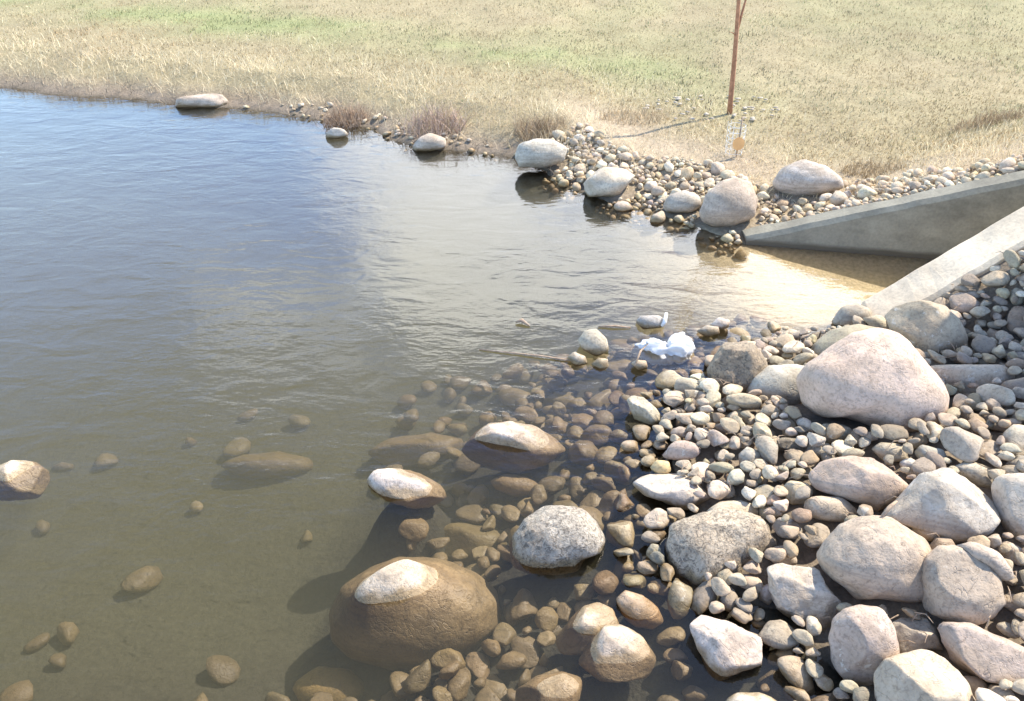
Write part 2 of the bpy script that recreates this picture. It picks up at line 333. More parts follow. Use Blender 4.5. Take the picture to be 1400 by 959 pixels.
chn = ww * smooth(.5, 1.9, GX + .4 * (vn(GX, GY, 1.3, 2) - .5)) * smooth(4.1, 4.6, GY) * (1 - smooth(5.9, 6.3, GY)); c = lerp(c, (.52, .43, .28), chn)
V = np.stack([GX, GY, GZ], -1).reshape(-1, 3)
tag(link('ground', mesh_np('ground', V, F, M_GROUND, True, c.reshape(-1, 3))), 'straw-coloured lawn, pond bank and silty pond bed', None, None, 'structure')
# water body: closed box, sides and floor inside the ground
bm = bmesh.new(); bmesh.ops.create_cube(bm, size=1)
for v in bm.verts: v.co = Vector((-11 + v.co.x * 32, 5.9 + v.co.y * 17, -.8 if v.co.z < 0 else 0)); v.co.z = -1.6 if v.co.z < 0 else 0
tag(link('water', from_bm('water', bm, M_WATER)), 'murky olive pond water rippling and mirroring a cloudy sky', None, None, 'structure')

# ------------------------------------------------------------------ height map on which stones come to rest
HX0, HY0, HC = -3.2, 1.2, .0125; HNX, HNY = int(8.4 / HC), int(7.6 / HC)
hx = HX0 + (np.arange(HNX) + .5) * HC; hy = HY0 + (np.arange(HNY) + .5) * HC
HXX, HYY = np.meshgrid(hx, hy); HM = terrain(HXX, HYY)
BLOCK = np.zeros(HM.shape, bool)
def hcell(x, y): return int((y - HY0) / HC), int((x - HX0) / HC)
def hz(x, y):
    j, i = hcell(x, y)
    return HM[j, i] if 0 <= j < HNY and 0 <= i < HNX else float(terrain(x, y))
def raster(P):
    j = ((P[:, 1] - HY0) / HC).astype(int); i = ((P[:, 0] - HX0) / HC).astype(int)
    ok = (j > 0) & (j < HNY - 1) & (i > 0) & (i < HNX - 1); j, i, z = j[ok], i[ok], P[ok, 2]
    if not len(j): return
    j0, j1, i0, i1 = j.min() - 1, j.max() + 2, i.min() - 1, i.max() + 2
    T = np.full((j1 - j0, i1 - i0), -9.0); np.maximum.at(T, (j - j0, i - i0), z)
    Q = T.copy()
    for a in (-1, 0, 1):
        for b in (-1, 0, 1): Q = np.maximum(Q, np.roll(np.roll(T, a, 0), b, 1))
    HM[j0:j1, i0:i1] = np.maximum(HM[j0:j1, i0:i1], Q)
# walls are obstacles too
HM = np.where((HXX > 1.7) & (HYY > line_y(FW, HXX) - .02) & (HYY < line_y(FW, HXX) + .2), np.maximum(HM, fw_top(HXX) + .0), HM)
HM = np.where((HXX > 2.16) & (HYY < nwy(HXX) + .02) & (HYY > nwy(HXX) - .30), np.maximum(HM, nw_top(HXX) - .03), HM)
BLOCK |= (HXX > 1.66) & (HYY < line_y(FW, HXX) + .21) & (HYY > nwy(HXX) - .27)

# ------------------------------------------------------------------ culvert end
def culvert():
    root = link('culvert_end', None); root.location = (3.2, 4.9, 0)
    tag(root, 'concrete culvert end with two sloping wing walls running down into the pond', 'culvert')
    def wall(ln, top, off, drop, nm, lab, m=M_CONC):
        bm = bmesh.new(); prof = []
        xs = list(np.linspace(ln[0][0], ln[1][0], 40)); jt = []
        for q in (3.6,): xs += [q - .012, q - .006, q + .006, q + .012]; jt += [q - .006, q + .006]
        xs.sort()
        for k, x in enumerate(xs):
            g = .009 if any(abs(x - q) < 1e-6 for q in jt) else 0.0; w = (vn(x, off, 9, 3, 2) - .5) * .014; y = float(line_y(ln, x) if ln is FW else nwy(x)); z = float(top(x)); zo = z - drop
            if off < 0 and k == 0: pass
            sg = 1 if off > 0 else -1
            z = z + w; zo = zo + (vn(x, off, 6, 9, 3) - .5) * .03; y = y + sg * g; z -= g
            ring = [(x, y, -.7), (x, y, z - .03), (x, y + sg * .03, z), (x, y + off - sg * .03, zo), (x, y + off + w, zo - .03), (x, y + off, -.7)]
            prof.append([bm.verts.new(Vector(p) - root.location) for p in ring])
        for A, B in zip(prof, prof[1:]):
            for q in range(5): bm.faces.new((A[q], A[q + 1], B[q + 1], B[q]))
            bm.faces.new((A[5], A[0], B[0], B[5]))
        bm.faces.new(prof[0]); bm.faces.new(prof[-1][::-1])
        o = link(nm, from_bm(nm, bm, m), root); o['label'] = lab
        md = o.modifiers.new('b', 'BEVEL'); md.width = .006; md.segments = 2; md.limit_method = 'ANGLE'
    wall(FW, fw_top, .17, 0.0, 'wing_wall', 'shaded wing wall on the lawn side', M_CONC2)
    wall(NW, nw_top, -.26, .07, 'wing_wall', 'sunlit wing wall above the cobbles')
    # headwall with a round opening, and the pipe behind it
    bm = bmesh.new(); cy, cz, r = 4.88, .28, .36; y0, y1, z0, z1 = 4.0, 5.6, -.7, 1.32; K = 32
    def ringpts(x):
        a = []; b = []
        for q in range(K):
            t = 2 * math.pi * q / K; cth, sth = math.cos(t), math.sin(t)
            a.append((x, cy + r * cth, cz + r * sth))
            m = min((y1 - cy if cth > 0 else cy - y0) / max(abs(cth), 1e-6), (z1 - cz if sth > 0 else cz - z0) / max(abs(sth), 1e-6)); b.append((x, cy + m * cth, cz + m * sth))
        return a, b
    R = []
    for x in (4.45, 4.62):
        a, b = ringpts(x); R.append(([bm.verts.new(Vector(p) - root.location) for p in a], [bm.verts.new(Vector(p) - root.location) for p in b]))
    for q in range(K):
        w = (q + 1) % K
        bm.faces.new((R[0][0][q], R[0][0][w], R[0][1][w], R[0][1][q])); bm.faces.new((R[1][0][q], R[1][1][q], R[1][1][w], R[1][0][w]))
        bm.faces.new((R[0][1][q], R[0][1][w], R[1][1][w], R[1][1][q])); bm.faces.new((R[0][0][q], R[1][0][q], R[1][0][w], R[0][0][w]))
    link('headwall', from_bm('headwall', bm, M_CONC), root)
    bm = bmesh.new(); tube(bm, [Vector((4.55, cy, cz)) - root.location, Vector((7.5, cy, cz)) - root.location], .355, 24, False)
    link('pipe', from_bm('pipe', bm, M_DARK, True), root)
culvert()

# ------------------------------------------------------------------ boulders, each from its own outline
_ico = {}
def ico(n):
    if n not in _ico:
        bm = bmesh.new(); bmesh.ops.create_icosphere(bm, subdivisions=n, radius=1)
        v = np.array([x.co[:] for x in bm.verts]); f = np.array([[w.index for w in q.verts] for q in bm.faces]); bm.free(); _ico[n] = (v, f)
    return _ico[n]
def fbm3(P, sc, seed, octs=4):
    out = np.zeros(len(P)); 
    o = Vector((seed * 3.17, seed * 1.91, seed * .77))
    for k, p in enumerate(P): out[k] = mnoise.fractal(Vector(p) * sc + o, 1.0, 2.0, octs)
    return out
TAN = (.46, .40, .31); PALE = (.56, .51, .42); GREY = (.41, .39, .34); PINK = (.50, .42, .35); DARK = (.25, .235, .21); RUST = (.36, .25, .18); OCHRE = (.50, .39, .23); WHITE = (.65, .61, .53); OLIVE = (.40, .375, .285); MAUVE = (.40, .345, .31)
LAND = []         # landmarks for the labels of the cobbles
def outline_radius(poly, c, th, scale):
    p = (np.array(poly, float) - c) * scale; p[:, 1] *= -1
    R = np.zeros(len(th)); dx, dy = np.cos(th), np.sin(th)
    for (ax, ay), (bx, by) in zip(p, np.roll(p, -1, 0)):
        ex, ey = bx - ax, by - ay; den = dx * ey - dy * ex; den = np.where(np.abs(den) < 1e-12, 1e-12, den)
        t = (ax * ey - ay * ex) / den; u = (ax * dy - ay * dx) / den
        ok = (t > 0) & (u >= -1e-6) & (u <= 1 + 1e-6); R = np.where(ok, np.maximum(R, t), R)
    return R
def boulder(poly, color, label, name='boulder', cat='boulder', short=None, top=None, zc=None, lift=.45, thick=.85, cuts=0, rough=.03, mat_=None, sub=4, group=None, pk=None, box=.8, material=None):
    poly = np.array(poly, float); x0, y0 = poly.min(0); x1, y1 = poly.max(0)
    a = poly; nx_ = np.roll(a, -1, 0); cr = a[:, 0] * nx_[:, 1] - nx_[:, 0] * a[:, 1]; A = cr.sum() / 2
    c = np.array([((a[:, 0] + nx_[:, 0]) * cr).sum(), ((a[:, 1] + nx_[:, 1]) * cr).sum()]) / (6 * A)
    z = 0.0
    for _ in range(12):
        P = at(c[0], c[1], z); dist = (P - Vector((0, 0, CAM_H))).length
        dep = P.y * cP - (P.z - CAM_H) * sP; sc = dep / FPX
        hw, hh = (x1 - x0) / 2 * sc, (y1 - y0) / 2 * sc; D = thick * math.sqrt(hw * hh)
        ph = math.asin((CAM_H - P.z) / dist); b = math.sqrt((hh * math.cos(ph)) ** 2 + (D * math.sin(ph)) ** 2)
        if zc is not None: zt = zc
        elif top is not None: zt = top - b if name != 'submerged_stone' else min(top - b, float(terrain(P.x, P.y)) + .35 * b)
        else: zt = float(terrain(P.x, P.y)) + lift * b
        z = z * .4 + zt * .6
    v, f = ico(sub); th = np.linspace(-math.pi, math.pi, 257)
    R = outline_radius(poly, c, th, sc); k = 3
    R[:-1] = sum(np.roll(R[:-1], q) * w for q, w in ((-2, .1), (-1, .2), (0, .4), (1, .2), (2, .1))); R[-1] = R[0]
    rho = np.sqrt(v[:, 0] ** 2 + v[:, 1] ** 2); t = np.arctan2(v[:, 1], v[:, 0]); rr = np.interp(t, th, R)
    rp = rho ** box; Q = np.stack([rr * rp * np.cos(t), rr * rp * np.sin(t), D * np.sign(v[:, 2]) * np.abs(v[:, 2]) ** .9], 1)
    Rm = math.sqrt(hw * hh); rg = np.random.default_rng(int(c[0] * 7 + c[1] * 13))
    for q in range(cuts):
        n = rg.normal(size=3); n[2] = abs(n[2]) * 1.2; n[1] = n[1] if n[1] > 0 else n[1] * .5; n /= np.linalg.norm(n); e = Q @ n; hcut = e.max() * rg.uniform(.66, .86)
        Q = Q - np.outer(np.maximum(e - hcut, 0) * .97, n)
    disp = fbm3(Q / Rm, 1.3, c[0] * .01 + c[1] * .013, 3) * rough * 1.6 + fbm3(Q / Rm, 4.2, c[1] * .01, 3) * rough * .55
    nrm = Q / (np.linalg.norm(Q, axis=1)[:, None] + 1e-9); Q = Q + nrm * (disp * Rm)[:, None]
    M = np.array([RIGHT[:], UP[:], BACK[:]]); Wd = Q @ M
    if pk:        # a crest off the middle: (pixel x, pixel y, height, radius)
        for (qx, qy, hgt, rad) in pk:
            pp = at(qx, qy, 0.0); dx = Wd[:, 0] + P.x - pp.x; dy = Wd[:, 1] + P.y - pp.y
            Wd[:, 2] += hgt * np.exp(-(dx * dx + dy * dy) / rad ** 2) * (Wd[:, 2] > -.02)
    o = link(name, mesh_np(name, Wd, f, material or mat_ or M_ROCK, True)); o.location = P; o.color = (color[0] * .95, color[1] * .90, color[2] * .82, 1)
    tag(o, label, cat, group); raster(Wd + np.array(P[:]))
    if short: LAND.append((short, P.x, P.y, max(hw, hh)))
    return o
B = boulder
B([(1093,518),(1104,499),(1136,474),(1166,456),(1196,450),(1222,456),(1240,474),(1259,500),(1280,524),(1288,544),(1287,571),(1265,594),(1236,602),(1209,599),(1183,580),(1150,569),(1124,571),(1101,554)], (.62,.50,.425), 'largest dry boulder on the bank, smooth pale pink with rounded hump', short='pink boulder', sub=5, lift=.55, rough=.025, thick=.8)
B([(1213,429),(1226,415),(1255,410),(1285,416),(1305,436),(1316,462),(1315,479),(1295,487),(1272,493),(1262,502),(1246,495),(1236,475),(1223,452)], TAN, 'rounded tan boulder with brown underside between big pink boulder and concrete wall', short='tan boulder', sub=5, lift=.7, cuts=2)
B([(1104,490),(1115,470),(1140,450),(1175,443),(1203,450),(1195,475),(1150,497),(1115,500)], OLIVE, 'grey green slab leaning behind the big pink boulder on its pond side', short='grey green slab', lift=.5)
B([(1137,442),(1150,420),(1170,415),(1187,421),(1191,436),(1177,447),(1150,449)], (.44,.42,.37), 'small round grey brown stone at the toe of the sunlit wing wall', short='wall toe stone', sub=3, lift=.6)
B([(968,508),(979,485),(993,467),(1009,460),(1029,470),(1045,492),(1048,502),(1035,525),(1012,545),(979,545),(968,528)], (.42,.36,.28), 'upright rough brown boulder with split pitted face standing at the water edge', short='upright boulder', sub=5, lift=.75, cuts=4, mat_=M_ROUGH, rough=.05)
B([(1019,534),(1029,515),(1052,500),(1088,498),(1108,502),(1108,540),(1085,557),(1052,558),(1025,550)], (.46,.46,.42), 'pale grey green boulder tucked between upright brown and big pink boulders', short='pale green boulder', lift=.5)
B([(1259,505),(1301,495),(1367,496),(1384,515),(1364,538),(1328,543),(1290,541),(1270,527)], (.55,.48,.40), 'long flat buff slab beside the big pink boulder on the uphill side', short='buff slab', cuts=4, lift=.4)
B([(1366,534),(1377,521),(1407,515),(1426,528),(1423,554),(1393,556)], (.45,.36,.28), 'brown boulder at the uphill end of the flat buff slab', lift=.5, cuts=2, short='slab end boulder', sub=3)
B([(1108,653),(1124,633),(1150,626),(1190,625),(1223,635),(1236,653),(1239,669),(1219,686),(1193,699),(1170,689),(1137,676),(1114,669)], (.53,.43,.37), 'blocky pinkish tan boulder just below the big pink boulder', short='blocky boulder', cuts=5, lift=.6, sub=5, rough=.035)
B([(1209,706),(1230,687),(1248,668),(1268,648),(1299,642),(1335,654),(1358,680),(1361,703),(1346,726),(1320,738),(1290,738),(1250,724),(1225,714)], (.58,.56,.52), 'white topped angular boulder with flat dark grey facet', short='white angular boulder', cuts=6, lift=.65, sub=5, rough=.03)
B([(1300,640),(1325,630),(1365,638),(1374,655),(1362,670),(1335,664)], PALE, 'flat cream stone wedged behind the white angular boulder', lift=.4, sub=3, cuts=3)
B([(1362,664),(1372,650),(1400,648),(1435,665),(1440,720),(1412,752),(1385,737),(1366,705)], (.56,.52,.46), 'tall cream slab standing uphill of the white angular boulder', short='cream slab', cuts=5, lift=.6)
B([(1118,763),(1130,743),(1153,720),(1186,706),(1223,711),(1256,733),(1273,760),(1266,786),(1259,818),(1229,820),(1193,814),(1166,817),(1146,798),(1130,786)], (.50,.42,.345), 'big domed mauve brown boulder with notch on its uphill face', short='mauve boulder', sub=5, lift=.7, rough=.03)
B([(1261,790),(1268,766),(1289,748),(1309,748),(1339,760),(1362,786),(1366,820),(1349,840),(1332,856),(1306,855),(1269,838)], (.44,.375,.31), 'dark brown egg shaped boulder uphill of the mauve brown boulder', short='egg boulder', sub=5, lift=.75, cuts=3)
B([(1309,748),(1336,742),(1362,754),(1384,786),(1372,795),(1352,786),(1335,768)], (.54,.46,.39), 'curved cream stone resting on the dark brown egg shaped boulder', lift=2.2, sub=3, thick=.9)
B([(1272,747),(1280,736),(1300,735),(1306,748),(1290,760),(1274,758)], (.50,.42,.35), 'small round tan stone wedged above the dark brown egg shaped boulder', lift=1.6, sub=3)
B([(1247,722),(1256,713),(1273,715),(1283,728),(1279,741),(1263,739),(1250,730)], (.52,.44,.34), 'oval cream stone lodged between white angular and mauve brown boulders', lift=1.5, sub=3)
B([(1053,778),(1073,771),(1096,775),(1120,780),(1126,800),(1149,823),(1146,846),(1130,863),(1113,858),(1090,852),(1065,837),(1055,810)], (.56,.51,.45), 'jagged cream boulder with undercut dark side above the small pool', short='jagged boulder', cuts=7, lift=.7, rough=.06, sub=5)
B([(1136,879),(1143,853),(1159,836),(1183,830),(1206,833),(1218,853),(1223,879),(1221,903),(1205,930),(1186,937),(1156,934),(1139,909)], (.49,.41,.36), 'upright pinkish brown boulder standing beside the small pool', short='pool boulder', cuts=3, lift=.8, sub=5)
B([(1199,929),(1216,906),(1239,898),(1272,891),(1296,903),(1316,926),(1328,953),(1328,985),(1280,1000),(1215,990),(1200,960)], (.60,.54,.44), 'smooth cream boulder cut off by the bottom edge of the photo', short='smooth cream boulder', sub=5, lift=.7, cuts=2)
B([(1282,859),(1302,853),(1339,860),(1372,873),(1405,888),(1440,915),(1400,940),(1356,930),(1316,922),(1300,893)], (.52,.44,.39), 'long lumpy pinkish cream boulder below the dark brown egg shaped boulder', short='lumpy boulder', cuts=5, lift=.55, rough=.06)
B([(1219,855),(1245,847),(1270,843),(1283,860),(1297,876),(1290,886),(1262,884),(1240,893),(1225,890)], (.50,.46,.40), 'cracked angular grey stone between boulder by the pool and lumpy pinkish boulder', cuts=7, lift=.7, rough=.07, short='cracked stone')
B([(1316,926),(1340,926),(1353,940),(1342,958),(1322,956)], (.52,.44,.36), 'small tan stone touching the smooth cream boulder on its uphill side', sub=3)
B([(1347,955),(1360,938),(1380,940),(1392,962),(1370,985),(1350,980)], (.47,.43,.36), 'rounded grey tan stone uphill of the smooth cream boulder', sub=3)
B([(910,752),(919,718),(940,710),(975,702),(1010,700),(1040,708),(1056,738),(1053,765),(1034,782),(1012,795),(1005,820),(985,828),(950,822),(925,805),(912,785)], (.58,.52,.43), 'wide rough flat topped boulder with scaly surface half in water', short='scaly boulder', cuts=1, mat_=M_ROUGH, top=.17, sub=5, rough=.07, thick=.75, box=.6)
B([(962,702),(985,687),(1015,685),(1038,692),(1036,706),(1005,714),(975,712)], PALE, 'flat pale stone lying against the top of the scaly flat boulder', sub=3, lift=1.0, cuts=2)
B([(864,663),(875,654),(891,649),(912,644),(935,650),(953,661),(967,675),(978,684),(967,695),(939,700),(921,693),(903,684),(880,677)], (.66,.60,.54), 'long white wedge shaped boulder lying at the water edge', short='white wedge', cuts=4, top=.12, sub=5, rough=.03)
B([(697,757),(700,735),(715,712),(735,698),(765,692),(795,697),(815,715),(829,738),(825,752),(800,762),(790,777),(760,784),(720,780),(702,772)], (.52,.49,.44), 'domed grey boulder rising from clear water with mossy pitted lower half', short='domed boulder', sub=5, top=.15, mat_=M_ROUGH, rough=.045)
B([(628,617),(648,592),(668,579),(700,577),(735,585),(760,600),(776,615),(745,637),(710,647),(670,642),(640,632)], (.60,.53,.48), 'low white crested boulder farther out in the water, grey below the waterline', short='crested boulder', cuts=3, top=.055, sub=5, rough=.03)
B([(502,657),(512,642),(550,640),(585,650),(606,665),(612,682),(588,698),(560,694),(530,684),(508,670)], (.62,.56,.52), 'small wedge boulder with white top and wet black underside out in the water', short='small wedge boulder', cuts=5, top=.075, rough=.05)
B([(448,835),(470,800),(500,780),(540,766),(600,766),(650,785),(682,815),(684,850),(655,882),(600,903),(540,908),(480,892),(455,868)], (.60,.52,.42), 'largest submerged boulder, brown dome with a dry white patch breaking the surface', short='submerged dome', sub=5, top=.0, rough=.025, pk=[(495,818,.075,.075),(530,803,.08,.08),(560,788,.065,.07)])
B([(-16,650),(0,636),(18,629),(42,631),(62,645),(68,662),(48,682),(5,684)], (.58,.53,.47), 'lone white topped stone far out at the pond side of the photo', top=.035, sub=5, cuts=3)
B([(572,904),(580,885),(605,879),(627,889),(630,905),(614,923),(586,926)], (.62,.50,.30), 'single round yellowish submerged stone beside the largest submerged boulder', top=-.04, sub=4, name='submerged_stone', cat='stone')
B([(758,878),(780,850),(800,830),(820,825),(840,834),(848,856),(825,880),(790,892),(765,892)], (.58,.51,.43), 'wet pointed rock with white cap just behind the split faced shiny rock', short='capped wet rock', top=.045, cuts=4, sub=4)
B([(790,908),(808,880),(827,858),(850,857),(880,871),(897,900),(882,928),(840,935),(800,925)], (.60,.52,.44), 'shiny wet rock with white face and brown flank in the shallows', short='shiny rock', top=.06, cuts=5, sub=4)
B([(842,820),(855,808),(880,815),(900,831),(907,848),(892,859),(868,856),(850,841)], (.62,.47,.34), 'smooth orange tan egg shaped stone half out of the shallow water', top=.045, sub=4, name='egg_shaped_stone', cat='stone')
B([(943,857),(957,843),(980,849),(1009,857),(1041,872),(1057,889),(1039,903),(1009,915),(980,926),(970,920),(955,889)], (.64,.57,.53), 'angular pinkish white boulder with dark stained spot at the edge of the pool', short='pinkish white boulder', cuts=6, top=.13, sub=5, rough=.04)
B([(703,947),(735,928),(770,921),(795,929),(802,955),(780,978),(720,978),(700,965)], (.56,.49,.40), 'wet brown rock with pale glinting tip at the bottom edge of the photo', short='glinting rock', top=.015, cuts=3, sub=4)
B([(1048,868),(1070,852),(1100,856),(1132,868),(1130,884),(1090,888),(1060,884)], (.42,.30,.20), 'flat brown slab lying in the small pool under the jagged cream boulder', top=.0, cuts=4, sub=3, name='sunken_slab', cat='slab')
B([(1035,935),(1060,918),(1090,925),(1115,950),(1110,985),(1050,985)], (.38,.33,.24), 'speckled brown slab under shallow water in front of the small pool', top=-.01, cuts=4, sub=4, mat_=M_ROUGH, name='sunken_slab', cat='slab')
B([(990,962),(1010,950),(1045,949),(1068,962),(1060,990),(1000,990)], (.60,.56,.50), 'white stone barely showing at the bottom edge beside the speckled slab', top=.05, sub=3)
# stones on the far shore
B([(1057,248),(1070,229),(1095,220),(1125,228),(1148,245),(1153,259),(1120,267),(1085,269),(1062,261)], (.60,.56,.53), 'pale flat domed boulder on the far bank behind the shaded wing wall', short='pale domed boulder', lift=.6, sub=4)
B([(956,292),(965,265),(985,248),(1005,244),(1025,250),(1036,275),(1030,297),(1005,310),(975,310),(960,302)], (.53,.45,.38), 'big round brown boulder on the far shore with white top', short='round far boulder', lift=.75, sub=4)
B([(905,284),(915,266),(935,260),(955,268),(961,281),(945,292),(915,292)], (.50,.47,.42), 'low grey boulder at the waterline next to the big round brown boulder', lift=.7, sub=3, short='grey far boulder')
B([(794,263),(800,240),(825,229),(855,232),(871,243),(866,258),(840,268),(805,269)], (.66,.61,.52), 'bright cream angular boulder on the far shore', short='cream far boulder', cuts=4, top=.24, sub=4)
B([(704,216),(708,198),(730,191),(760,193),(776,203),(771,221),(745,229),(710,228)], (.60,.57,.50), 'smooth loaf shaped pale boulder on the far shore', short='loaf boulder', top=.28, sub=4)
B([(554,203),(568,190),(590,183),(610,190),(614,203),(590,208),(560,208)], (.56,.50,.44), 'small pale rock poking from the water below a reddish brush clump', top=.13, cuts=4, sub=3, short='small far rock')
B([(224,146),(240,136),(270,130),(303,129),(314,139),(300,148),(260,149)], (.53,.46,.40), 'long flat brownish boulder at the far waterline under the grass bank', top=.12, thick=.6, cuts=4, sub=4, short='flat far boulder')
B([(442,187),(455,175),(470,177),(477,185),(460,190)], (.58,.54,.48), 'tiny pale rock standing alone off the far bank', top=.09, cuts=3, sub=3)
# small stones in the middle water
B([(789,466),(800,452),(815,449),(830,464),(833,480),(815,488),(796,479)], (.50,.46,.38), 'topmost tan stone of the little pile standing in the water', top=.12, sub=3, name='stone', cat='stone', short='little stone pile')
B([(775,489),(785,481),(800,487),(804,498),(786,502)], (.52,.47,.40), 'small stone at the open water end of the little pile', top=.05, sub=3, name='stone', cat='stone')
B([(808,498),(818,489),(831,491),(833,503),(820,509)], (.50,.46,.38), 'small stone at the foot of the little pile nearer the bank', top=.04, sub=3, name='stone', cat='stone')
B([(869,441),(875,432),(900,431),(911,438),(905,448),(880,451)], (.44,.43,.42), 'dark grey oval stone in the water behind the white plastic bag', top=.06, sub=3, name='stone', cat='stone')
B([(952,453),(965,445),(982,447),(984,457),(965,461)], (.46,.42,.36), 'flat brown stone at the waterline behind the upright brown boulder', top=.05, sub=3, name='stone', cat='stone')
B([(970,445),(982,434),(998,438),(996,449),(982,451)], (.58,.53,.49), 'small cream stone just beyond the flat brown waterline stone', top=.07, sub=3, name='stone', cat='stone')
B([(857,547),(864,541),(880,543),(897,558),(908,575),(890,584),(868,574),(862,560)], (.50,.47,.38), 'pointed greenish tan stone with black shadow side in the shallows', top=.11, cuts=3, sub=4, name='stone', cat='stone', short='pointed stone')
B([(862,497),(870,492),(883,493),(886,503),(872,506)], (.55,.48,.38), 'small tan stone pinning the end of the white plastic bag', top=.05, sub=3, name='stone', cat='stone')
B([(888,640),(898,629),(915,631),(918,645),(902,652)], (.62,.50,.28), 'small yellow ochre stone touching the long white wedge boulder', top=.09, sub=3, name='stone', cat='stone')
# submerged shapes
B([(298,635),(330,622),(380,618),(425,628),(430,642),(390,655),(330,652)], (.40,.34,.26), 'long dark submerged boulder far out under the rippled surface', top=-.08, sub=4, name='submerged_stone', cat='stone', short='long sunken boulder')
B([(668,657),(688,649),(718,651),(740,664),(736,677),(705,679),(678,670)], (.52,.42,.32), 'elongated brown submerged stone below the low white crested boulder', top=-.05, sub=3, name='submerged_stone', cat='stone')
B([(500,618),(530,600),(590,592),(630,600),(640,618),(590,636),(530,640)], (.40,.33,.25), 'broad brown submerged slab beyond the small wedge boulder', top=-.06, sub=4, cuts=2, name='submerged_stone', cat='stone')
B([(70,638),(85,632),(100,635),(100,643),(84,645)], (.40,.34,.28), 'small dark stone just under the surface next to lone white stone', top=-.005, sub=3, name='submerged_stone', cat='stone')
B([(400,935),(430,915),(475,918),(500,940),(480,975),(420,975)], (.62,.48,.24), 'blurred yellow submerged stone at the bottom edge of the photo', top=-.09, sub=3, name='submerged_stone', cat='stone')
B([(580,730),(620,715),(690,725),(700,760),(650,770),(590,762)], (.36,.32,.2), 'flat olive brown submerged slab before the domed grey boulder', top=-.16, sub=3, name='submerged_stone', cat='stone', cuts=2)
# medium stones among the cobbles
for poly, colr, lab in [
    ([(1093,692),(1112,679),(1150,680),(1173,697),(1165,713),(1130,713),(1104,707)], (.60,.52,.42), 'smooth cream oval stone below the blocky tan boulder on its pond side'),
    ([(1192,614),(1205,605),(1230,607),(1249,622),(1240,633),(1208,631)], (.48,.43,.34), 'oval olive tan stone directly under the big pink boulder'),
    ([(1229,633),(1245,626),(1273,641),(1262,653),(1245,656)], (.68,.65,.6), 'flat white wedge stone behind the white angular boulder'),
    ([(1250,620),(1262,608),(1288,614),(1296,632),(1278,641),(1258,634)], (.44,.44,.40), 'flat grey green stone beyond the flat white wedge stone'),
    ([(1112,596),(1125,580),(1155,578),(1168,592),(1155,606),(1125,608)], (.40,.37,.30), 'dark olive stone in the shade under the big pink boulder'),
    ([(1100,618),(1112,604),(1133,606),(1141,617),(1125,627),(1108,626)], (.54,.50,.42), 'pale oval stone in front of the shaded olive stone'),
    ([(1048,760),(1060,748),(1085,746),(1094,757),(1088,772),(1062,776)], (.56,.49,.42), 'cream stone perched above the jagged cream boulder'),
    ([(1055,722),(1065,708),(1085,710),(1097,724),(1088,738),(1066,735)], (.62,.57,.50), 'round pale stone beside the uphill end of scaly flat boulder'),
    ([(1068,668),(1080,657),(1104,661),(1112,672),(1102,690),(1080,690)], (.60,.53,.40), 'squarish cream cobble between white wedge and blocky tan boulders'),
    ([(1010,622),(1022,610),(1040,618),(1042,640),(1028,650),(1012,638)], (.58,.55,.48), 'pale grey wedge cobble standing on edge in front of the upright brown boulder'),
    ([(1275,388),(1283,374),(1300,369),(1318,374),(1324,386),(1300,394)], (.40,.27,.20), 'rusty brown stone leaning on the sunlit wing wall'),
    ([(1302,394),(1318,388),(1333,396),(1334,408),(1316,406)], (.57,.54,.46), 'pale greenish stone beside the rusty brown stone'),
    ([(1366,745),(1378,740),(1402,752),(1422,768),(1392,774),(1372,762)], (.60,.54,.47), 'long cream stone below the tall cream slab'),
    ([(1363,823),(1380,812),(1405,815),(1412,830),(1385,838)], (.56,.50,.43), 'flat cream stone uphill of the dark brown egg shaped boulder'),
    ([(1375,635),(1395,622),(1425,628),(1425,645),(1390,650)], (.42,.40,.36), 'dark grey layered stone beyond the tall cream slab'),
    ([(1040,805),(1052,798),(1062,812),(1050,828),(1038,820)], (.56,.48,.44), 'jagged little pinkish stone on the pond side of jagged cream boulder'),
    ([(1005,800),(1016,785),(1034,788),(1050,800),(1034,815),(1022,806)], (.58,.50,.42), 'bony looking pale stone on the scaly flat boulder edge')]:
    B(poly, colr, lab, name='stone', cat='stone', sub=3, lift=.75, cuts=2, rough=.03, thick=.75)
# a shrub out of view, added only to shade the cobbles by the wall
SHR = Vector((3.86, 4.10, 0)); SHR.z = float(terrain(3.86, 4.10)) - .03
sh = link('added_shade_shrub', None); sh.location = SHR; tag(sh, 'unseen dark green shrub added to shade the cobbles by the sunlit wing wall', 'shrub')
bm = bmesh.new()
for k in range(9):
    a = k * 2.4; tube(bm, [(0, 0, 0), (.12 * math.cos(a), .12 * math.sin(a), .5), (.4 * math.cos(a), .4 * math.sin(a), .95 + .05 * k)], [.03, .02, .006], 6)
link('stem', from_bm('stem', bm, plain('shrub_bark', (.16, .11, .08)), True), sh)
nL = 16000; dd = rng.normal(size=(nL, 3)); dd /= np.linalg.norm(dd, axis=1)[:, None]; rr = (rng.random(nL) ** .4) * (1 + .5 * (vn(dd[:, 0] + 3, dd[:, 1] + dd[:, 2], 2.5, 4) - .5)); CP = dd * rr[:, None] * np.array((.58, .5, .62)) + np.array((0, 0, 1.12))
u1 = rng.normal(size=(nL, 3)) * .022; u2 = rng.normal(size=(nL, 3)) * .03
LV = np.stack([CP - u1, CP + u1, CP + u2 * 1.5], 1).reshape(-1, 3)
link('foliage', mesh_np('foliage', LV, np.arange(nL * 3).reshape(-1, 3), M_GRASS, False, np.repeat(np.array((.07, .10, .05)) * rng.uniform(.6, 1.5, (nL, 1)), 3, 0)), sh)

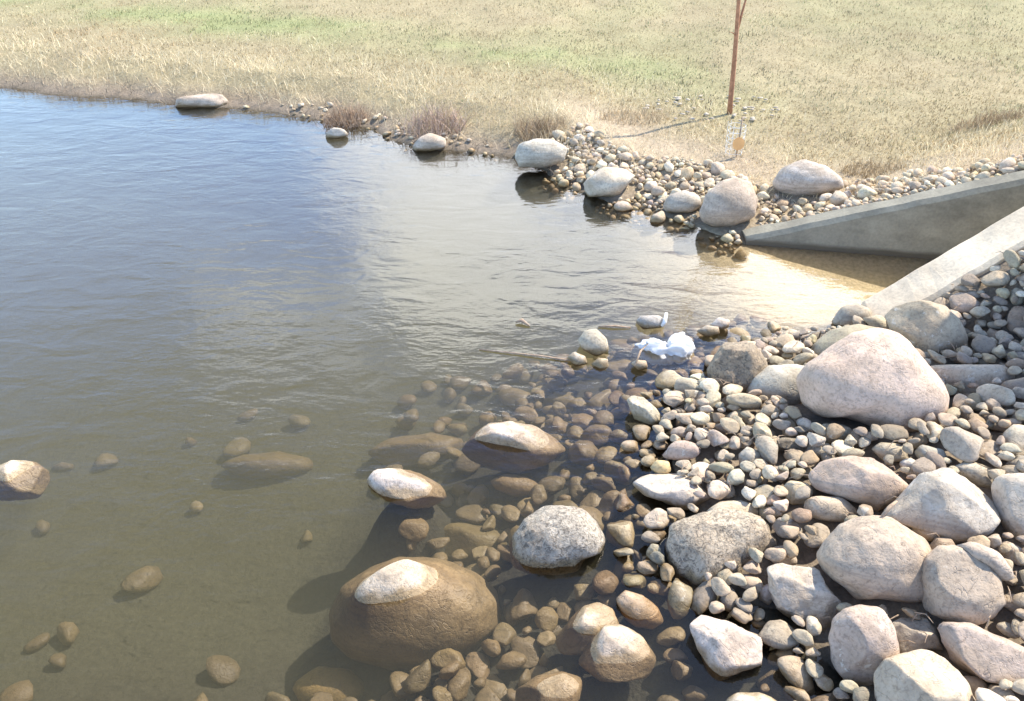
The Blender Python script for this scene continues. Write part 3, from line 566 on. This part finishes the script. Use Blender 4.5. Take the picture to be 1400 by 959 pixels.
# ------------------------------------------------------------------ cobbles: dropped one by one onto the height map
NB = 14
def base_cobbles(sub):
    out = []
    for k in range(NB):
        v, f = ico(sub); rg = np.random.default_rng(k + 40); Q = v.copy()
        for c_ in range(4 if k % 3 else 7):
            n = rg.normal(size=3); n /= np.linalg.norm(n); e = Q @ n; Q = Q - np.outer(np.maximum(e - rg.uniform(.5, .82), 0) * .95, n)
        Q = Q + v * (fbm3(v, 1.2, k + 3, 2) * .14)[:, None]
        Q[:, 0] *= 1 + .22 * Q[:, 1]; Q /= np.abs(Q).max(0); out.append((Q, f))
    return out
CB = {2: base_cobbles(2), 3: base_cobbles(3), 1: base_cobbles(1)}
PAL = [(TAN, 'tan', 6), (PALE, 'cream', 4), (GREY, 'grey', 4), (PINK, 'pinkish', 3), (OLIVE, 'olive grey', 3), (DARK, 'dark grey', 1.4), (RUST, 'rusty brown', 1.3), (OCHRE, 'ochre', 1), (WHITE, 'white', 1.2), (MAUVE, 'mauve', 2)]
_m = np.array((.47, .42, .345)); PAL = [(tuple(np.array(p[0]) * .6 + _m * (np.array(p[0]).mean() / _m.mean()) * .4), p[1], p[2]) for p in PAL]
PW = np.array([p[2] for p in PAL]); PW = PW / PW.sum()
STONES = []       # x y z, R(3x3 scaled), colour index, rgb, base k, amax
def drop(cands, a, maxcost):
    """rest an ellipsoid of half axes a at the lowest of the candidate spots"""
    yaw = random.uniform(0, math.pi); tl = random.gauss(0, .24); tr = random.gauss(0, .24)
    R = np.array((Matrix.Rotation(yaw, 3, 'Z') @ Matrix.Rotation(tl, 3, 'X') @ Matrix.Rotation(tr, 3, 'Y')))
    Mi = R @ np.diag(1 / np.array(a) ** 2) @ R.T
    ext = math.sqrt((R[0] ** 2 * np.array(a) ** 2).sum()), math.sqrt((R[1] ** 2 * np.array(a) ** 2).sum())
    nx_, ny_ = int(ext[0] / HC) + 1, int(ext[1] / HC) + 1
    ox, oy = np.meshgrid(np.arange(-nx_, nx_ + 1) * HC, np.arange(-ny_, ny_ + 1) * HC)
    A = Mi[2, 2]; Bq = 2 * (Mi[0, 2] * ox + Mi[1, 2] * oy); C = Mi[0, 0] * ox ** 2 + 2 * Mi[0, 1] * ox * oy + Mi[1, 1] * oy ** 2 - 1
    dsc = Bq * Bq - 4 * A * C; ok = dsc > 0; sq = np.sqrt(np.where(ok, dsc, 0)); lo = (-Bq - sq) / (2 * A); hi = (-Bq + sq) / (2 * A)
    best = None
    for (x, y) in cands:
        j, i = hcell(x, y)
        if j - ny_ < 0 or i - nx_ < 0 or j + ny_ >= HNY or i + nx_ >= HNX or BLOCK[j, i]: continue
        T = HM[j - ny_:j + ny_ + 1, i - nx_:i + nx_ + 1]; dz = (T - lo)[ok]; kk = max(1, min(len(dz) - 1, int(len(dz) * .14)))
        zr = np.partition(dz, -kk)[-kk]      # sinks a little between its neighbours
        cost = zr - T0[j, i]
        if best is None or cost < best[0]: best = (cost, x, y, zr, j, i)
    if best is None or best[0] > maxcost: return None
    cost, x, y, zr, j, i = best
    T = HM[j - ny_:j + ny_ + 1, i - nx_:i + nx_ + 1]; np.maximum(T, np.where(ok, zr + hi, -9), out=T)
    return x, y, zr, R, cost
T0 = terrain(HXX, HYY)
SH = {}
def sfun(x, y):
    return float(shore(x, y)[0])
def scatter(n, sampler, size, flat, cand, maxcost, sub, pal=None, zone='dry'):
    cnt = 0
    for k in range(n):
        a = size(); cs = [sampler() for _ in range(cand)]
        cs = [q for q in cs if q is not None]
        if not cs: continue
        ax = (a, a * random.uniform(.56, .9), a * random.uniform(*flat))
        r = drop(cs, ax, maxcost)
        if r is None: continue
        x, y, z, R, cost = r; z -= ax[2] * (.4 if zone == 'far' else 0); ci = pal(x, y) if pal else int(rng.choice(len(PAL), p=PW)); c0 = np.array(PAL[ci][0]); c0 = np.clip(c0 * np.array((.98, .92, .82)) * (1.22 if zone == 'far' else 1.0) * rng.uniform(.78, 1.12) * rng.uniform(.96, 1.04, 3), 0, .8)
        STONES.append([x, y, z, R * np.array(ax)[None, :], ci, c0, random.randrange(NB), a, zone, sub]); cnt += 1
    return cnt
SG, _ = shore(HXX, HYY)
def S_at(x, y):
    j, i = hcell(x, y); return SG[j, i] if 0 <= j < HNY and 0 <= i < HNX else 9
def samp_near():
    for _ in range(20):
        x, y = random.uniform(.3, 3.75), random.uniform(1.35, 4.6)
        if x > .62 * y * 1.12 + .7: continue
        s = S_at(x, y)
        if y > nwy(max(x, 2.16)) - .27 and x > 1.95: continue
        if -.12 < s < 3: return x, y
def samp_sub():
    for _ in range(30):
        x, y = random.uniform(-.9, 1.6), random.uniform(1.4, 4.5); s = S_at(x, y)
        if s > .02: continue
        lim = 1.05 if y > 2.9 else 1.25
        if -s < lim and random.random() < 1.15 - .55 * (-s / lim) ** 2: return x, y
def samp_farsub():
    for _ in range(30):
        x, y = random.uniform(-2.6, .6), random.uniform(1.4, 4.4); s = S_at(x, y)
        if x < -.7 and random.random() < .85: continue
        if s < -.8 and random.random() < math.exp((s + .8) / .6) + .05: return x, y
def samp_far():
    for _ in range(30):
        x, y = random.uniform(.25, 4.2), random.uniform(5.1, 7.5); s = S_at(x, y)
        if x > 1.7 and y < line_y(FW, x) + .22: continue
        if -.15 < s < min(.75 + .1 * math.sin(x * 5), .2 + 1.2 * (x - .25)) and random.random() < (1.1 - .85 * max(s, 0)): return x, y
def samp_fringe():
    for _ in range(40):
        x, y = random.uniform(-3.0, .6), random.uniform(6.6, 8.78); s = S_at(x, y)
        if -.08 < s < .22: return x, y
lg = lambda lo, md, hi: (lambda: min(max(random.lognormvariate(math.log(md), .3), lo), hi))
scatter(500, samp_near, lg(.040, .060, .10), (.36, .58), 7, .10, 3)
scatter(2600, samp_near, lg(.024, .041, .062), (.4, .65), 8, .10, 2)
scatter(760, samp_sub, lg(.048, .070, .11), (.38, .58), 6, .10, 3, zone='wet')
scatter(2000, samp_sub, lg(.026, .043, .065), (.42, .65), 7, .08, 2, zone='wet')
scatter(90, samp_farsub, lg(.04, .07, .13), (.4, .65), 4, .12, 2, zone='wet')
PALS = lambda x, y: int(rng.choice([0, 1, 1, 0, 8, 2, 3, 7]))
scatter(230, samp_far, lg(.03, .046, .08), (.5, .75), 6, .09, 2, PALS, zone='far')
scatter(1150, samp_far, lg(.015, .024, .04), (.5, .8), 7, .045, 1, PALS, zone='far')
scatter(60, samp_fringe, lg(.018, .030, .055), (.4, .6), 4, .08, 1, PALS, zone='far')
# which ones show largest
def score(s):
    x, y, z = s[:3]
    u, v, dep = project(x, y, z)
    if not (-10 < u < 1410 and -10 < v < 969): return 0
    j, i = hcell(x, y); topz = z + math.sqrt((s[3][2] ** 2).sum())
    vis = 1.0 if HM[j, i] < topz + .012 else .15
    return s[7] / dep * vis
order = sorted(range(len(STONES)), key=lambda k: -score(STONES[k]))
single = {'dry': [], 'wet': [], 'far': []}
for k in order:
    s = STONES[k]; z = 'wet' if (s[8] == 'wet' and s[2] < 0) else ('far' if s[8] == 'far' else 'dry')
    cap = {'dry': 290, 'wet': 210, 'far': 90}[z]
    if len(single[z]) < cap and score(s) > .001: single[z].append(k)
SETS = set(sum(single.values(), []))
CME = {}
for sub in (3, 2):
    for k, (Q, f) in enumerate(CB[sub]): CME[sub, k] = mesh_np('cobble_form', Q, f, M_ROCK, True)
INFO = {'dry': ('cobble', 'cobble', 'dry'), 'wet': ('submerged_cobble', 'cobble', 'submerged'), 'far': ('shore_cobble', 'cobble', 'far')}
rows = {}
for z, ks in single.items():
    for k in ks:
        s = STONES[k]; x, y = s[0], s[1]
        ds = sorted(((math.hypot(x - a[1], y - a[2]) - a[3] * .7, a) for a in LAND), key=lambda t: t[0])
        A = ds[0][1]; B2 = ds[1][1]; dx, dy = x - A[1], y - A[2]
        if abs(dx) > abs(dy): rel = 'uphill of' if dx > 0 else 'pondward of'
        else: rel = 'beyond' if dy > 0 else 'in front of'
        if z != 'dry': rel = {'uphill of': 'inshore of', 'pondward of': 'offshore of'}.get(rel, rel)
        nearw = 'just ' if ds[0][0] < .16 else ''
        rows.setdefault((z, ('small ' if s[7] < (.026 if z == 'far' else .045) else '') + PAL[s[4]][1], nearw + rel, A[0], B2[0]), []).append(k)
RANK = {1: ('',), 2: ('larger of two ', 'smaller of two '), 3: ('largest of three ', 'middle of three ', 'smallest of three '), 4: ('largest of four ', 'second largest of four ', 'third largest of four ', 'smallest of four ')}
for q, w in ((5, 'five'), (6, 'six'), (7, 'seven'), (8, 'eight')): RANK[q] = tuple(f'{h} largest of {w} ' if h else f'largest of {w} ' for h in ('', 'second', 'third', 'fourth', 'fifth', 'sixth', 'seventh')[:q - 1]) + (f'smallest of {w} ',)
for (z, colr, rel, A, B2), ks in rows.items():
    name, cat, st = INFO[z]; ks.sort(key=lambda k: -STONES[k][7]); n = len(ks)
    for r, k in enumerate(ks):
        s = STONES[k]
        lab = f"{RANK[n][r] if n in RANK else ''}{st} {colr} cobble{'s' if n in RANK and n > 1 else ''} {rel} {A}, towards {B2}"
        if len(lab.split()) > 16: lab = lab.replace('just ', '').replace(' cobbles', '')
        if len(lab.split()) > 16: lab = lab.replace(', towards', ' near').replace('largest of ', 'of ')
        o = link(name, CME[3 if s[9] == 3 or s[8] == 'dry' else 2, s[6]])
        M4 = Matrix([list(s[3][q]) + [s[q]] for q in range(3)] + [[0, 0, 0, 1]]); o.matrix_world = M4
        o.color = (*s[5], 1)
        grp = {'dry': 'dry cobbles on the bank', 'wet': 'cobbles lying under the shallow water', 'far': 'cobbles on the far bank'}[z]
        if n not in RANK: grp = f'{st} {colr} cobbles {rel} {A}, towards {B2}'
        tag(o, lab, cat, grp)
def stuff_mesh(name, ks, label):
    VV, FF, CC = [], [], []; off = 0
    for k in ks:
        s = STONES[k]; u, v, dep = project(*s[:3]); sub = s[9]
        if sub == 3 and dep > 4: sub = 2
        Q, f = CB[min(sub, 2)][s[6]] if dep < 7 or sub == 1 else CB[1][s[6]]
        VV.append(Q @ s[3].T + np.array(s[:3])); FF.append(f + off); off += len(Q); CC.append(np.tile(s[5], (len(Q), 1)))
    o = link(name, mesh_np(name, np.concatenate(VV), np.concatenate(FF), M_STUFF, True, np.concatenate(CC))); tag(o, label, None, None, 'stuff')
rest = [k for k in range(len(STONES)) if k not in SETS]
stuff_mesh('small_cobbles', [k for k in rest if STONES[k][8] == 'dry'], 'small rounded river cobbles filling the gaps on the near bank')
stuff_mesh('underwater_cobbles', [k for k in rest if STONES[k][8] == 'wet'], 'small brown cobbles carpeting the shallow pond bed')
stuff_mesh('shore_pebbles', [k for k in rest if STONES[k][8] == 'far'], 'small pale pebbles spread over the far bank')
print('stones', len(STONES), {k: len(v) for k, v in single.items()}, 'rows', len(rows))

# ------------------------------------------------------------------ grass
def blades(name, x, y, z, length, width, col, label, lean=.5, segs=2, bend=.6):
    n = len(x); az = rng.uniform(0, 2 * math.pi, n); fz = rng.uniform(0, 2 * math.pi, n); ln = np.abs(rng.normal(0, lean, n))
    wx, wy = np.cos(fz) * width / 2, np.sin(fz) * width / 2; P = []; cx_, cy_, cz_ = x.copy(), y.copy(), z - .01; ang = ln
    rows_ = []
    for k in range(segs + 1):
        w = 1 - k / segs
        if k < segs: rows_.append(np.stack([np.stack([cx_ - wx * (w * .7 + .3), cy_ - wy * (w * .7 + .3), cz_], 1), np.stack([cx_ + wx * (w * .7 + .3), cy_ + wy * (w * .7 + .3), cz_], 1)], 1))
        else: rows_.append(np.stack([cx_, cy_, cz_], 1)[:, None])
        st = length / segs; cx_ = cx_ + np.sin(ang) * np.cos(az) * st; cy_ = cy_ + np.sin(ang) * np.sin(az) * st; cz_ = cz_ + np.cos(ang) * st; ang = np.minimum(ang + bend * rng.random(n), 1.9)
    Vv = np.concatenate(rows_, 1); m = Vv.shape[1]; base = np.arange(n)[:, None] * m; T = []
    for k in range(segs - 1):
        T += [base + np.array([[2 * k, 2 * k + 1, 2 * k + 3]]), base + np.array([[2 * k, 2 * k + 3, 2 * k + 2]])]
    T.append(base + np.array([[2 * segs - 2, 2 * segs - 1, 2 * segs]]))
    o = link(name, mesh_np(name, Vv.reshape(-1, 3), np.concatenate(T), M_GRASS, False, np.repeat(col, m, 0)))
    if label: tag(o, label, None, None, 'stuff')
    return o
def pts(n, x0, x1, y0, y1):
    y = y0 + (y1 - y0) * rng.random(n) ** 1.35; x = rng.uniform(-1, 1, n) * (y * .66 + 1.0) + 0
    return x, y
n = 420000; x, y = pts(n, 0, 0, 5.2, 22); s, _ = shore(x, y); dens = smooth(.5, 1.0, s) * np.where((x > .3) & (s < 1.7), smooth(.8, 1.9, s + .3 * (vn(x, y, 3, 2) - .5)), 1)
k = (rng.random(n) < dens) & ((y > line_y(FW, x) + .5) | (x < 1.7)) & (x < 14); x, y, s = x[k], y[k], s[k]
g = lawn_green(x, y, s); isg = rng.random(len(x)) < (.06 + .8 * g); patch = vn(x, y, 1.1, 7.7, 4)
cc = np.where(isg[:, None], GREEN * (.5 + 1.0 * vn(x, y, 5, 8, 3))[:, None], STRAW * (.30 + 1.30 * vn(x, y, 1.9, 3.3, 5))[:, None]) * rng.uniform(.45, 1.4, (len(x), 1))
br = (smooth(.50, .64, vn(x, y, 1.6, 21, 4)) * .6 + np.exp(-((s - 1.55) / .4) ** 2) * .55)[:, None]; cc = cc * (1 - br) + np.array((.44, .33, .19)) * (.6 + .8 * rng.random((len(x), 1))) * br
blades('lawn_grass', x, y, terrain(x, y), rng.uniform(.018, .05, len(x)) * (.5 + 1.1 * vn(x, y, 6, 2, 2)), rng.uniform(.006, .014, len(x)), cc, 'mown straw-coloured lawn with faint green patches', 1.25, 2, .4)
# taller dry grass along the far bank
n = 120000; x, y = pts(n, 0, 0, 5.4, 12.5); s, _ = shore(x, y)
tall = .45 * smooth(.12, .3, s) * smooth(.3, .8, x) * (1 - smooth(.8, 1.0, s)) + np.exp(-((s - .62) / .42) ** 2) * (1 - .85 * smooth(.1, .9, x)) + .16 * smooth(.9, 1.3, s) * (1 - smooth(1.6, 2.4, s)) + .55 * smooth(.55, .9, s) * smooth(.2, .8, x) * (1 - smooth(1.6, 2.8, s))
k = (rng.random(n) < tall * (.35 + .9 * vn(x, y, 2.5, 5, 3)) * 1.3) & (s > .1) & ((y > line_y(FW, x) + .45) | (x < 1.7)); x, y, s = x[k], y[k], s[k]
cc = np.array((.82, .69, .46)) * rng.uniform(.62, 1.2, (len(x), 1)); rb = smooth(.5, .72, vn(x, y, 1.7, 31, 3))[:, None] * .45; cc = cc * (1 - rb) + np.array((.36, .25, .17)) * rb
ht = rng.uniform(.05, .17, len(x)) * (.55 + .8 * vn(x, y, 2, 15, 3)) * (1 - .3 * smooth(.2, 1, x))
blades('dry_bank_grass', x, y, terrain(x, y), ht, rng.uniform(.003, .007, len(x)), cc, 'tall bleached dry grass along the far water edge', .7, 3, .55)
print('tall blades', len(x))
# matted dead grass overhanging the water
n = 16000; x, y = pts(n, 0, 0, 6.2, 11); s, _ = shore(x, y); k = (s > -.02) & (s < .28) & (x < .4); x, y = x[k], y[k]
cc = np.array((.34, .27, .19)) * rng.uniform(.5, 1.35, (len(x), 1))
blades('matted_bank_grass', x, y, terrain(x, y) + .015, rng.uniform(.05, .14, len(x)), rng.uniform(.005, .010, len(x)), cc, 'matted brown dead grass at the far waterline', .95, 2, .5)
# distinct brush clumps
for (px, py, r, h, colr, lab) in [
    (594, 160, .20, .26, (.44, .33, .26), 'reddish brown brush clump above the small pale rock on the far bank'),
    (738, 172, .16, .20, (.38, .29, .19), 'dark brown grass tuft behind the loaf shaped boulder'),
    (868, 160, .22, .11, (.47, .37, .24), 'brown flattened grass tuft midway between loaf shaped boulder and sapling'),
    (470, 142, .16, .22, (.40, .29, .20), 'brown reed tuft behind the tiny pale rock on the far bank'),
    (1345, 190, .20, .13, (.36, .27, .17), 'brown dead grass tuft on the lawn above the shaded wing wall'),
    (1190, 232, .16, .10, (.38, .30, .19), 'low dark weed tuft between pale domed boulder and the wing wall')]:
    P = at(px, py, .2); n = 420; rr = np.sqrt(rng.random(n)) * r; aa = rng.uniform(0, 6.283, n); x = P.x + rr * np.cos(aa) * 1.5; y = P.y + rr * np.sin(aa)
    cc = np.array(colr) * rng.uniform(.6, 1.4, (n, 1)); o = blades('dry_grass_tuft', x, y, terrain(x, y), rng.uniform(.5, 1.1, n) * h, rng.uniform(.004, .009, n), cc, None, .5, 3, .5)
    tag(o, lab, 'grass tuft')

# ------------------------------------------------------------------ sapling with guard
bp = at(998, 156, .3)
for _ in range(6): bp = at(998, 156, float(terrain(bp.x, bp.y)))
Y0 = bp.y; gz = float(terrain(bp.x, Y0))
root = link('sapling', None); root.location = (bp.x, Y0, gz); tag(root, 'thin bare reddish sapling standing alone on the far lawn', 'tree')
loc = lambda p: Vector(p) - root.location
def PT(px, py): return atY(px, py, Y0)
bm = bmesh.new(); tp = [Vector((bp.x, Y0, gz - .05)), PT(999, 135), PT(1003, 95), PT(1007, 45), PT(1010, 0), PT(1013, -70), PT(1012, -160), PT(1018, -280), PT(1020, -400)]
tube(bm, [loc(p) for p in tp], [.028, .024, .022, .020, .017, .014, .011, .008, .004], 8); link('trunk', from_bm('trunk', bm, M_BARK, True), root)
for br_, rd in (([PT(1007, 45), PT(1015, 20), PT(1024, -8), PT(1040, -70), PT(1052, -150)], .014), ([PT(1006, 50), PT(1001, 44), PT(994, 41)], .007), ([PT(1011, -50), PT(1000, -85), PT(985, -150), PT(978, -220)], .011), ([PT(1012, -140), PT(1024, -190), PT(1040, -260)], .008), ([PT(1015, -230), PT(1006, -270), PT(998, -330)], .006)):
    bm = bmesh.new(); nn = len(br_); tube(bm, [loc(p + Vector((0, (k / nn) * .12 * (1 if rd > .01 else -1), 0))) for k, p in enumerate(br_)], [rd * (1 - .75 * k / (nn - 1)) for k in range(nn)], 6); link('branch', from_bm('branch', bm, M_BARK, True), root)
gp = at(1003, 207, .2); g_ = link('wire_marker', None); g_.location = (gp.x, gp.y, float(terrain(gp.x, gp.y))); tag(g_, 'small white wire cage with faded orange tag standing on the bank before the sapling', 'wire cage')
R0, H0 = .07, .26
bm = bmesh.new()
for q in range(8):
    t = 2 * math.pi * q / 8; tube(bm, [(R0 * math.cos(t), R0 * math.sin(t), -.02), (R0 * math.cos(t) * 1.03 + .02 * math.sin(3 * q), R0 * math.sin(t), H0 + .03 * math.sin(5 * q))], .0017, 4)
for q in range(6):
    z = .02 + H0 * q / 5.6; P_ = [(R0 * 1.01 * math.cos(t), R0 * 1.01 * math.sin(t), z) for t in [2 * math.pi * w / 16 for w in range(17)]]; tube(bm, P_, .0017, 4, False)
link('wire_mesh', from_bm('wire_mesh', bm, M_WIRE), g_)
bm = bmesh.new(); tube(bm, [(.01, -.06, -.05), (.012, -.066, .16), (.016, -.06, .34)], .007, 6); link('stake', from_bm('stake', bm, M_TWIG, True), g_)
bm = bmesh.new(); bmesh.ops.create_cone(bm, cap_ends=True, segments=20, radius1=.05, radius2=.05, depth=.006, matrix=Matrix.Translation((.01, -.08, .12)) @ Matrix.Rotation(math.radians(82), 4, 'X') @ Matrix.Diagonal((1, 1.1, 1, 1)))
link('tag', from_bm('tag', bm, M_TAG), g_)
# pale chips round the sapling
v, f = ico(1); VV, FF = [], []
for k in range(50):
    a = random.uniform(0, 6.283); r = .12 + .35 * random.random() ** .7; x, y = bp.x - .14 + 1.45 * r * math.cos(a), Y0 + .1 + r * math.sin(a); e = np.array((random.uniform(.015, .04), random.uniform(.012, .025), .008))
    Rz = np.array(Matrix.Rotation(random.uniform(0, 3), 3, 'Z')); VV.append((v * e) @ Rz.T + np.array((x, y, float(terrain(x, y)) + .02))); FF.append(f + len(v) * k)
o = link('mulch_chips', mesh_np('mulch_chips', np.concatenate(VV), np.concatenate(FF), plain('pale_chips', (.46, .40, .32), .9, 30, .3), True)); tag(o, 'pale chips strewn round the sapling', None, None, 'stuff')

# ------------------------------------------------------------------ litter and twigs
bm = bmesh.new(); rs = random.Random(5); nb = 0
while nb < 130:
    x, y = (rs.uniform(.5, 3.0), rs.uniform(1.6, 4.4)) if nb < 80 else (rs.uniform(.2, 3.4), rs.uniform(5.4, 7.4))
    j, i = hcell(x, y)
    if SG[j, i] < -.02 or BLOCK[j, i] or SG[j, i] > .9 or HM[j, i] - T0[j, i] > .12: continue
    z = HM[j, i] + .004; a = rs.uniform(0, 6.28); l = rs.uniform(.025, .10); j2, i2 = hcell(x + l * math.cos(a), y + l * math.sin(a)); z2 = HM[j2, i2] + .006; nb += 1
    if abs(z2 - z) > .04: z2 = z + .02
    tube(bm, [(x, y, z), (x + l * .5 * math.cos(a + .2), y + l * .5 * math.sin(a + .2), max(z, z2) + .004), (x + l * math.cos(a), y + l * math.sin(a), z2)], [.002, .0026, .0012], 4)
o = link('plant_debris', from_bm('plant_debris', bm, M_TWIG)); tag(o, 'bits of dry stalk and twig caught between the stones', None, None, 'stuff')
def bag():
    poly = [(862, 488), (872, 472), (885, 464), (905, 462), (922, 458), (937, 454), (946, 462), (958, 476), (956, 488), (935, 496), (905, 498), (880, 494)]
    boulder(poly, (.8, .8, .8), 'crumpled white plastic bag snagged in the shallows beside the upright brown boulder', name='plastic_bag', cat='plastic bag', top=.085, thick=.5, cuts=16, rough=.34, sub=5, material=M_BAG)
bag()
def stick(p, r, label, name='twig', cat='twig', m=None):
    bm = bmesh.new(); c0 = Vector(p[0]); tube(bm, [Vector(q) - c0 for q in p], r, 6); o = link(name, from_bm(name, bm, m or M_TWIG, True)); o.location = c0; tag(o, label, cat)
stick([at(905, 446, .02), at(909, 440, .05), at(911, 428, .08)], [.011, .013, .008], 'small upright white plastic scrap beside the dark grey oval stone', 'plastic_scrap', 'litter', M_WIRE)
stick([at(818, 447, .004), at(840, 446, .012), at(862, 448, .006)], [.006, .008, .004], 'short reddish twig floating before the dark grey oval stone')
stick([at(655, 478, .004), at(740, 487, .010), at(800, 496, .004)], [.004, .006, .004], 'long thin pinkish stem floating beside the little pile of stones')
stick([at(705, 441, .01), at(713, 438, .02), at(724, 446, .005)], [.006, .014, .005], 'curled dead leaf floating alone beyond the little pile of stones', 'leaf', 'leaf', M_TWIG)
stick([at(868, 500, .05), at(876, 480, .08), at(886, 470, .09)], [.006, .007, .004], 'reddish twig poking through the white plastic bag')
pz = hz(1.55, 2.75)
a1, a2 = at(1206, 706, .34), at(1226, 686, .36)
stick([a1, (a1 + a2) / 2 + Vector((0, 0, .012)), a2], [.006, .008, .005], 'bare broken twig between mauve brown and blocky tan boulders')
